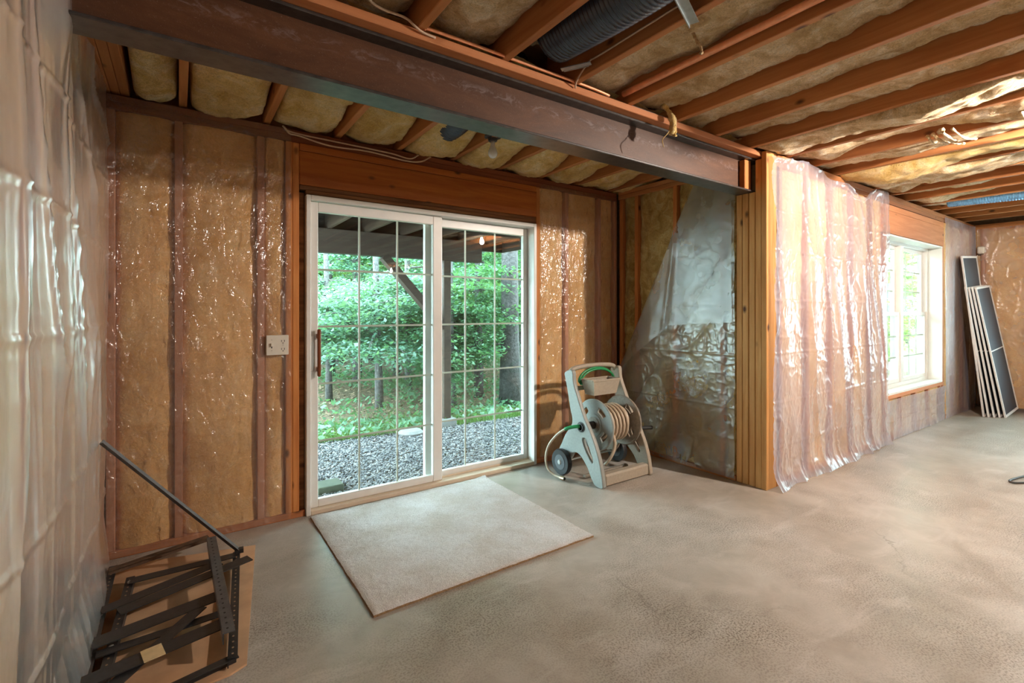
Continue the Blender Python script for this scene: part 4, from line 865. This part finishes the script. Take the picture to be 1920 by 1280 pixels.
for x, s in ((2.478, -1), (3.098, 1)):
    wobj = MB().lathe([(0.060, -0.020), (0.096, -0.022), (0.101, -0.010), (0.101, 0.010), (0.096, 0.022), (0.060, 0.020)], (x, 2.897, 0.102), 'x', 32).build('wheel', RUBBER, rc, False)
    MB().lathe([(0.058, -0.023), (0.058, 0.023)], (x, 2.897, 0.102), 'x', 24).build('wheel_disc', WHEEL_G, wobj)
    MB().lathe([(0.016, -0.030), (0.020, -0.024), (0.020, 0.024), (0.016, 0.030)], (x, 2.897, 0.102), 'x', 16).build('wheel_cap', plain('pale_hub_cap', (0.45, 0.47, 0.46), 0.4, bstr=0), wobj)
MB().lathe([(0.008, 2.46), (0.008, 3.115)], (0, 2.897, 0.102), 'x', 10).build('wheel_axle', GALV, rc)
m = MB().tube([(3.06, HUB[0], HUB[1]), (3.115, HUB[0], HUB[1])], 0.016, 10); m.bar((3.11, HUB[0], HUB[1]), (3.125, 2.655, 0.325), 0.03, 0.014, up=(1, 0, 0)); m.tube([(3.12, 2.655, 0.325), (3.235, 2.640, 0.318)], [0.013, 0.016], 10); m.build('crank_handle', BLACKP, rc)
# cream hose wound on the drum
P = []; turns = 6.5; r0 = 0.085
for layer in range(3):
    rr = r0 + 0.026 * layer; n_t = 7 - layer * 1
    xa, xb = (2.685, 2.925) if layer < 2 else (2.70, 2.90)
    for k in range(n_t * 18 + 1):
        f = k / (n_t * 18); x = xa + (xb - xa) * (f if layer % 2 == 0 else 1 - f); th = 2 * math.pi * k / 18
        P.append((x + 0.006 * math.sin(k * 0.37), HUB[0] + rr * math.cos(th), HUB[1] + rr * math.sin(th)))
P += smooth_path([P[-1], (2.74, 2.60, 0.33), (2.73, 2.575, 0.25), (2.70, 2.59, 0.17), (2.68, 2.63, 0.11)], 6)[1:]
tag(MB().tube(P, 0.0125, 8).build('garden_hose', HOSE_C, None, True), 'cream garden hose wound round the drum of the reel cart', 'hose')
lh = empty('leader_hose', (2.42, 2.85, 0), 'short cream hose with green end curling from the hub to the floor', 'hose')
lp = smooth_path([(2.505, 2.715, 0.412), (2.47, 2.75, 0.405), (2.44, 2.80, 0.385), (2.41, 2.87, 0.33), (2.375, 2.93, 0.24), (2.36, 2.95, 0.14), (2.365, 2.93, 0.06), (2.385, 2.88, 0.022), (2.392, 2.83, 0.016), (2.396, 2.80, 0.016)], 7)
MB().tube(lp, 0.0095, 8).build('hose_tube', HOSE_C, lh, True)
MB().tube(lp[:16], 0.014, 8).build('strain_relief', HOSE_G, lh, True)
MB().tube([(2.395, 2.812, 0.0165), (2.40, 2.775, 0.0165)], 0.0155, 10).build('brass_coupling', BRASS, lh); MB().tube([(2.3995, 2.778, 0.0165), (2.4005, 2.772, 0.0165)], 0.012, 10).build('coupling_bore', BLACK_GAP, lh)
for nm, off, lab in (('green_hose', 0.0, 'green hose loop draped over the tray of the reel cart'), ):
    gp = []
    for k in range(64):
        t_ = 2 * math.pi * k / 64 * 2.0; rr = 0.190 + 0.008 * math.sin(t_ * 0.5)
        gp.append((2.79 + rr * math.cos(t_), 2.824 + 0.006 * math.cos(t_ / 2), 0.722 + (0.100 if math.sin(t_) > 0 else 0.018) * math.sin(t_) + 0.008 * math.sin(t_ / 2)))
    tag(MB().tube(gp, 0.0085, 8).build('green_hose', HOSE_G, None, True), lab, 'hose')

# ------------------------------------------------------------------ window screens leaning in the far corner
def screen(bl, top_y, width, height_z, label, depth=0.016):
    B = Vector(bl); T = Vector((bl[0] - 0.12, top_y, height_z)); up = (T - B); Lh = up.length; up.normalize(); wd = Vector((1, -0.03, 0)); wd = (wd - up * wd.dot(up)).normalized(); nr = wd.cross(up)
    e = empty('window_screen', tuple(B), label, 'window screen'); f = 0.026
    def pt(a, b): return B + wd * a + up * b
    m = MB()
    for (a0, b0, a1, b1) in ((f / 2, 0, f / 2, Lh), (width - f / 2, 0, width - f / 2, Lh), (f, f / 2, width - f, f / 2), (f, Lh - f / 2, width - f, Lh - f / 2), (f, Lh * .5, width - f, Lh * .5)):
        m.bar(pt(a0, b0), pt(a1, b1), f if (a0, b0) != (f, Lh * .5) else 0.012, depth, up=tuple(nr))
    m.build('screen_frame', ALU, e)
    mk('screen_mesh', [pt(f * .8, f * .8) + nr * .001, pt(width - f * .8, f * .8) + nr * .001, pt(width - f * .8, Lh - f * .8) + nr * .001, pt(f * .8, Lh - f * .8) + nr * .001,
        pt(f * .8, f * .8) - nr * .001, pt(width - f * .8, f * .8) - nr * .001, pt(width - f * .8, Lh - f * .8) - nr * .001, pt(f * .8, Lh - f * .8) - nr * .001],
       [(0, 1, 2, 3), (7, 6, 5, 4), (0, 4, 5, 1), (1, 5, 6, 2), (2, 6, 7, 3), (3, 7, 4, 0)], SCREEN, e)
screen((8.03, 1.560, 0.002), 1.735, 0.60, 1.96, 'tallest window screen, rearmost of the stack leaning in the far corner')
for k, (lab) in enumerate(('dark window screen just in front of the tallest one', 'dark window screen in the middle of the leaning stack', 'dark window screen second from the front of the leaning stack', 'front dark window screen of the leaning stack with full face showing')):
    screen((8.06 + 0.035 * k, 1.522 - 0.042 * k, 0.002), 1.708 - 0.024 * k, 0.60, 1.58 - 0.002 * k, lab)
# thin black bar on the floor at the right edge
rod = empty('floor_bracket', (5.2, 0.8, 0), 'small bent black metal rod lying on the floor at the right edge', 'metal rod')
MB().tube(smooth_path([(5.30, 0.72, .008), (5.15, 0.80, .008), (5.10, 0.835, .012), (5.14, 0.85, .016), (5.40, 0.80, .016)], 6), 0.008, 8).build('bent_rod', BLACKP, rod, True)

# ------------------------------------------------------------------ outdoors
ZG = -0.17
tag(box('ground', (-14, 3.40, ZG - 0.3), (60, 60, ZG - 0.012), GROUND), 'brown leaf-littered forest floor beyond the gravel', 'ground', kind='structure')
def scatter_stones():
    # one low stone, thousands of times, in one mesh
    base = np.array([[1, 0, -.1], [.3, .9, 0], [-.8, .6, -.1], [-.9, -.5, 0], [.2, -1, -.1], [.1, .05, .62], [.0, 0, -.5]]); tri = np.array([[0, 1, 5], [1, 2, 5], [2, 3, 5], [3, 4, 5], [4, 0, 5], [1, 0, 6], [2, 1, 6], [3, 2, 6], [4, 3, 6], [0, 4, 6]])
    n = 60000; X = RNG.uniform(0.3, 5.2, n); Y = 3.42 + (5.62 - 3.42) * RNG.uniform(0, 1, n); ok = Y < 5.62 - 0.06 * (X - 1.5) + 0.10 * fbm(X * 2, 0 * X, 4); X, Y = X[ok], Y[ok]; n = len(X)
    s = RNG.uniform(.007, .016, n); a = RNG.uniform(0, 6.28, n); zs = RNG.uniform(.6, 1.1, n); tx = RNG.uniform(-.5, .5, n)
    c, q = np.cos(a), np.sin(a); B = base[None] * s[:, None, None]; x = B[..., 0] * c[:, None] - B[..., 1] * q[:, None]; y = B[..., 0] * q[:, None] + B[..., 1] * c[:, None]; z = B[..., 2] * zs[:, None] + tx[:, None] * x * .8
    V = np.stack([x + X[:, None], y + Y[:, None], z + ZG + .002 + 0.010 * RNG.uniform(-1, 1, n)[:, None]], -1); F = tri[None] + 7 * np.arange(n)[:, None, None]
    tag(mk_np('gravel', V.reshape(-1, 3), F.reshape(-1, 3), STONE), 'grey crushed stone gravel bed just outside the sliding door', 'gravel', kind='stuff')
scatter_stones()
tag(MB().lathe([(0.14, 0), (0.15, 0.025), (0.12, 0.05), (0.03, 0.062)], (2.26, 5.38, ZG), 'z', 24).build('drain_cover', OUTCONC, None, False), 'flat round grey stone lid lying at the edge of the gravel', 'stone lid')
tag(MB().bbox((0.90, 3.98, ZG), (1.10, 4.16, ZG + 0.06), .006).build('paver_block', MATGREEN), 'dark mossy block on the gravel by the left door jamb', 'block')

# deck overhead
dk = empty('wooden_deck', (2, 4.6, 2.0), 'dark weathered wooden deck overhead outside the sliding door', 'deck')
for k in range(16):
    y = 3.45 + 0.145 * k; box('deck_board', (-2.0, y, 2.385), (3.75, y + 0.139, 2.415), W_BOARD, dk, .003)
for k in range(13): box('deck_joist', (-1.6 + 0.42 * k, 3.44, 2.19), (-1.562 + 0.42 * k, 5.62, 2.384), W_DECK, dk, .003)
box('rim_joist', (-2.0, 5.622, 2.10), (3.75, 5.66, 2.384), W_DECKX, dk, .003)
box('rim_joist', (3.712, 3.44, 2.10), (3.75, 5.62, 2.384), W_DECK, dk, .003)
for y in (5.47, 5.53): box('deck_beam', (-2.0, y, 1.925), (3.30, y + 0.055, 2.189), W_DECKX, dk, .004)
box('deck_post', (2.745, 5.475, ZG + .10), (2.845, 5.575, 1.924), W_DECK, dk, .005)
box('post_footing', (2.69, 5.42, ZG), (2.90, 5.63, ZG + .10), OUTCONC, dk, .01)
MB().bar((1.98, 5.525, 1.93), (2.76, 5.525, 1.08), 0.09, 0.12, up=(0, 1, 0)).build('knee_brace', W_DECKX, dk)

def pth(x0, y0, h, r, lean=(0, 0)):
    return [(x0 + lean[0] * t + 0.06 * math.sin(3 * t + x0), y0 + lean[1] * t + 0.05 * math.sin(2.3 * t + y0), ZG - 0.1 + h * t) for t in np.linspace(0, 1, 9)], [r * (1.25 if t == 0 else 1 - 0.6 * t) for t in np.linspace(0, 1, 9)]
def leaf_quads(cen, nrm_j, size, rng):
    n = len(cen); a = rng.uniform(0, 6.283, n); sz = size * rng.uniform(.65, 1.25, n)
    tilt = rng.normal(0, nrm_j, n); tilt2 = rng.normal(0, nrm_j, n)
    d = np.stack([np.cos(a), np.sin(a), tilt], -1); s = np.stack([-np.sin(a), np.cos(a), tilt2], -1)
    V = np.stack([cen - d * sz[:, None] * .5, cen + s * sz[:, None] * .30 + d * sz[:, None] * .05 - [0, 0, .012], cen + d * sz[:, None] * .5 - np.array([0, 0, 1.0]) * (.15 * sz)[:, None], cen - s * sz[:, None] * .30 + d * sz[:, None] * .05 - [0, 0, .012]], 1)
    F = np.arange(4 * n).reshape(n, 4); return V.reshape(-1, 3), F
def tree(x, y, h, r, crown, n_br, n_leaf, mat, bark, label, group, lsize=.068, lean=(0, 0), spread=1.3, seed=0, flat=.35, name='broadleaf_tree'):
    """crown = (z0, z1): heights between which layered sprays of leaves leave the trunk"""
    rng = np.random.default_rng(seed); e = empty(name, (x, y, ZG), label, 'tree', group)
    P, R_ = pth(x, y, h, r, lean); MB().tube(P, R_, 8).build('trunk', bark, e, True)
    mb = MB(); cen = []
    for b in range(n_br):
        z = rng.uniform(*crown); a = rng.uniform(0, 6.283); ln = spread * rng.uniform(.55, 1.15) * (1.0 - 0.35 * (z - crown[0]) / max(.1, crown[1] - crown[0])); t = (z - ZG) / h; t = min(.98, max(.02, t))
        b0 = np.array([x + lean[0] * t, y + lean[1] * t, z]); dr = np.array([math.cos(a), math.sin(a), rng.uniform(-.10, .22)])
        b1 = b0 + dr * ln; b1[2] -= .10 * ln; mid = (b0 + b1) / 2 + np.array([0, 0, .08 * ln])
        mb.tube([tuple(b0), tuple(mid), tuple(b1)], [.018 * ln, .011 * ln, .004], 4, caps=False)
        n = int(n_leaf * 1.5); t = rng.uniform(.12, 1.05, n) ** .8; side = rng.normal(0, 1, n) * .30 * ln * (1.05 - np.abs(t - .55)); perp = np.array([-math.sin(a), math.cos(a), 0])
        q = (1 - t)[:, None] ** 2 * b0 + 2 * (t * (1 - t))[:, None] * mid + (t ** 2)[:, None] * b1
        q = q + perp * side[:, None]; q[:, 2] += rng.normal(0, .045, n) - .10 * np.abs(side); cen.append(q)
    mb.build('branches', bark, e); bo = [o for o in e.children if o.name.startswith('branches')][-1]; bo['kind'] = 'stuff'
    V, F = leaf_quads(np.concatenate(cen), flat, lsize, rng); tag(mk_np('foliage', V, F, mat, e), kind='stuff')
    return e
def polar(px, dist):        # a spot seen through the door at a given depth from the camera
    u = (px - 960) / 904; return (dist * (.5685 + .8227 * u), dist * (.8227 - .5685 * u))
# large dark trunk and its neighbours
x, y = polar(963, 7.6); tree(x, y, 9, .155, (2.6, 5.0), 10, 220, LEAF[1], BARK, 'thick dark trunk tree at the right edge of the door view', None, seed=1, spread=1.6)
x, y = polar(709, 7.3); tree(x, y, 7, .055, (0.75, 1.85), 26, 260, LEAF[0], BARK2, 'slender tree with blue-green layered leaves behind the gravel, middle of the left pane', None, seed=2, spread=1.35)
x, y = polar(612, 7.8); tree(x, y, 6, .05, (0.6, 1.85), 30, 260, LEAF[0], BARK2, 'bushy blue-green young tree at the left edge of the door view', None, seed=3, spread=1.4)
x, y = polar(905, 8.2); tree(x, y, 8, .075, (0.7, 3.2), 30, 250, LEAF[1], BARK, 'mid-green tree left of the thick dark trunk', None, seed=4, spread=1.3)
x, y = polar(855, 7.4); tree(x, y, 5, .04, (0.35, 1.6), 22, 220, LEAF[1], BARK2, 'small green sapling right of the deck post', None, seed=5, spread=.9)
x, y = polar(770, 8.8); tree(x, y, 7, .06, (0.6, 2.3), 32, 250, LEAF[0], BARK2, 'blue-green tree behind the stone lid', None, seed=6, spread=1.4)
x, y = polar(980, 8.8); tree(x, y, 6, .04, (0.5, 2.2), 24, 220, LEAF[1], BARK2, 'leafy sapling behind the thick dark trunk', None, seed=7, spread=1.1)
sd = 20
ORD = ['first', 'second', 'third', 'fourth', 'fifth', 'sixth', 'seventh', 'eighth', 'ninth', 'tenth', 'eleventh', 'twelfth']; ROWN = ['nearest', 'second', 'third', 'farthest']; TONE = ['blue-green', 'mid-green', 'yellow-green']
for row, (dist, n, lm) in enumerate(((10.5, 9, (0, 1, 2)), (14, 10, (1, 2, 1)), (19, 11, (2, 1, 2)), (26, 12, (2, 2, 1)))):
    for k in range(n):
        px = 430 + (1060 - 430) * (k + .5 + .6 * (random.random() - .5)) / n; x, y = polar(px, dist * random.uniform(.92, 1.1)); sc = dist / 10.0
        tree(x, y, 9 + 4 * row, .06 + .03 * random.random() + .025 * row, (0.5 if row < 2 else .9, 3.4 + 1.9 * row), 34 + 6 * row, 190, LEAF[lm[k % 3]], (BARK, BARK2)[k % 2], f'{TONE[lm[k % 3]]} forest tree, {ORD[k]} from the left in the {ROWN[row]} row of woods beyond the gravel', 'forest trees seen through the sliding door', lsize=.078 * (1 + .34 * row), seed=sd, spread=1.5 * sc ** .8); sd += 1
for k in range(6):           # the woods seen through the far window
    x = 10.5 + 3.2 * k + random.uniform(-.6, .6); y = 3.6 + .62 * k + random.uniform(-.5, .7)
    tree(x, y, 8, .09, (0.4, 4.5), 15, 150, LEAF[2], BARK2, f'pale green tree outside the far window, {ORD[k]} away from the house', 'trees seen through the far window', lsize=.14, seed=90 + k, spread=1.3)
def undergrowth():
    rng = np.random.default_rng(5); n = 15000; X = rng.uniform(0.5, 8.5, n); Y = rng.uniform(5.45, 10.5, n); ok = (Y > 5.5 - 0.06 * (X - 1.5)) & (vnoise(X * 1.3, Y * 1.3, 8) + .25 * np.exp(-((Y - 5.7) / .35) ** 2) > .46); X, Y = X[ok], Y[ok]
    h = np.where(Y < 6.2, rng.uniform(.04, .13, len(X)), rng.uniform(.08, .34, len(X))); V, F = leaf_quads(np.stack([X, Y, ZG + h], -1), .45, .075, rng)
    tag(mk_np('undergrowth', V, F, LEAF[1]), 'low green undergrowth leaves on the forest floor', 'plants', kind='stuff')
    n = 14000; X = rng.uniform(0.4, 6.5, n); Y = 5.52 - 0.06 * (X - 1.5) + rng.exponential(.28, n); a = rng.uniform(0, 6.28, n); hh = rng.uniform(.03, .09, n); w = .005
    b = np.stack([X, Y, np.full(n, ZG - .005)], -1); d = np.stack([np.cos(a) * w, np.sin(a) * w, 0 * a], -1); tip = b + np.stack([rng.normal(0, .02, n), rng.normal(0, .02, n), hh], -1)
    V = np.stack([b - d, b + d, tip], 1).reshape(-1, 3); tag(mk_np('grass', V, np.arange(3 * n).reshape(n, 3), GRASS), 'short green grass strip along the edge of the gravel', 'grass', kind='stuff')
    n = 9000; X = rng.uniform(0.5, 9, n); Y = rng.uniform(5.6, 11, n); V, F = leaf_quads(np.stack([X, Y, ZG + rng.uniform(-.005, .015, n)], -1), .3, .06, rng)
    tag(mk_np('leaf_litter', V, F, plain('dry_leaf', (0.36, 0.25, 0.17), 0.9, var=0.35, scale=3, bstr=0)), 'fallen tan leaves scattered on the forest floor', 'leaves', kind='stuff')
undergrowth()
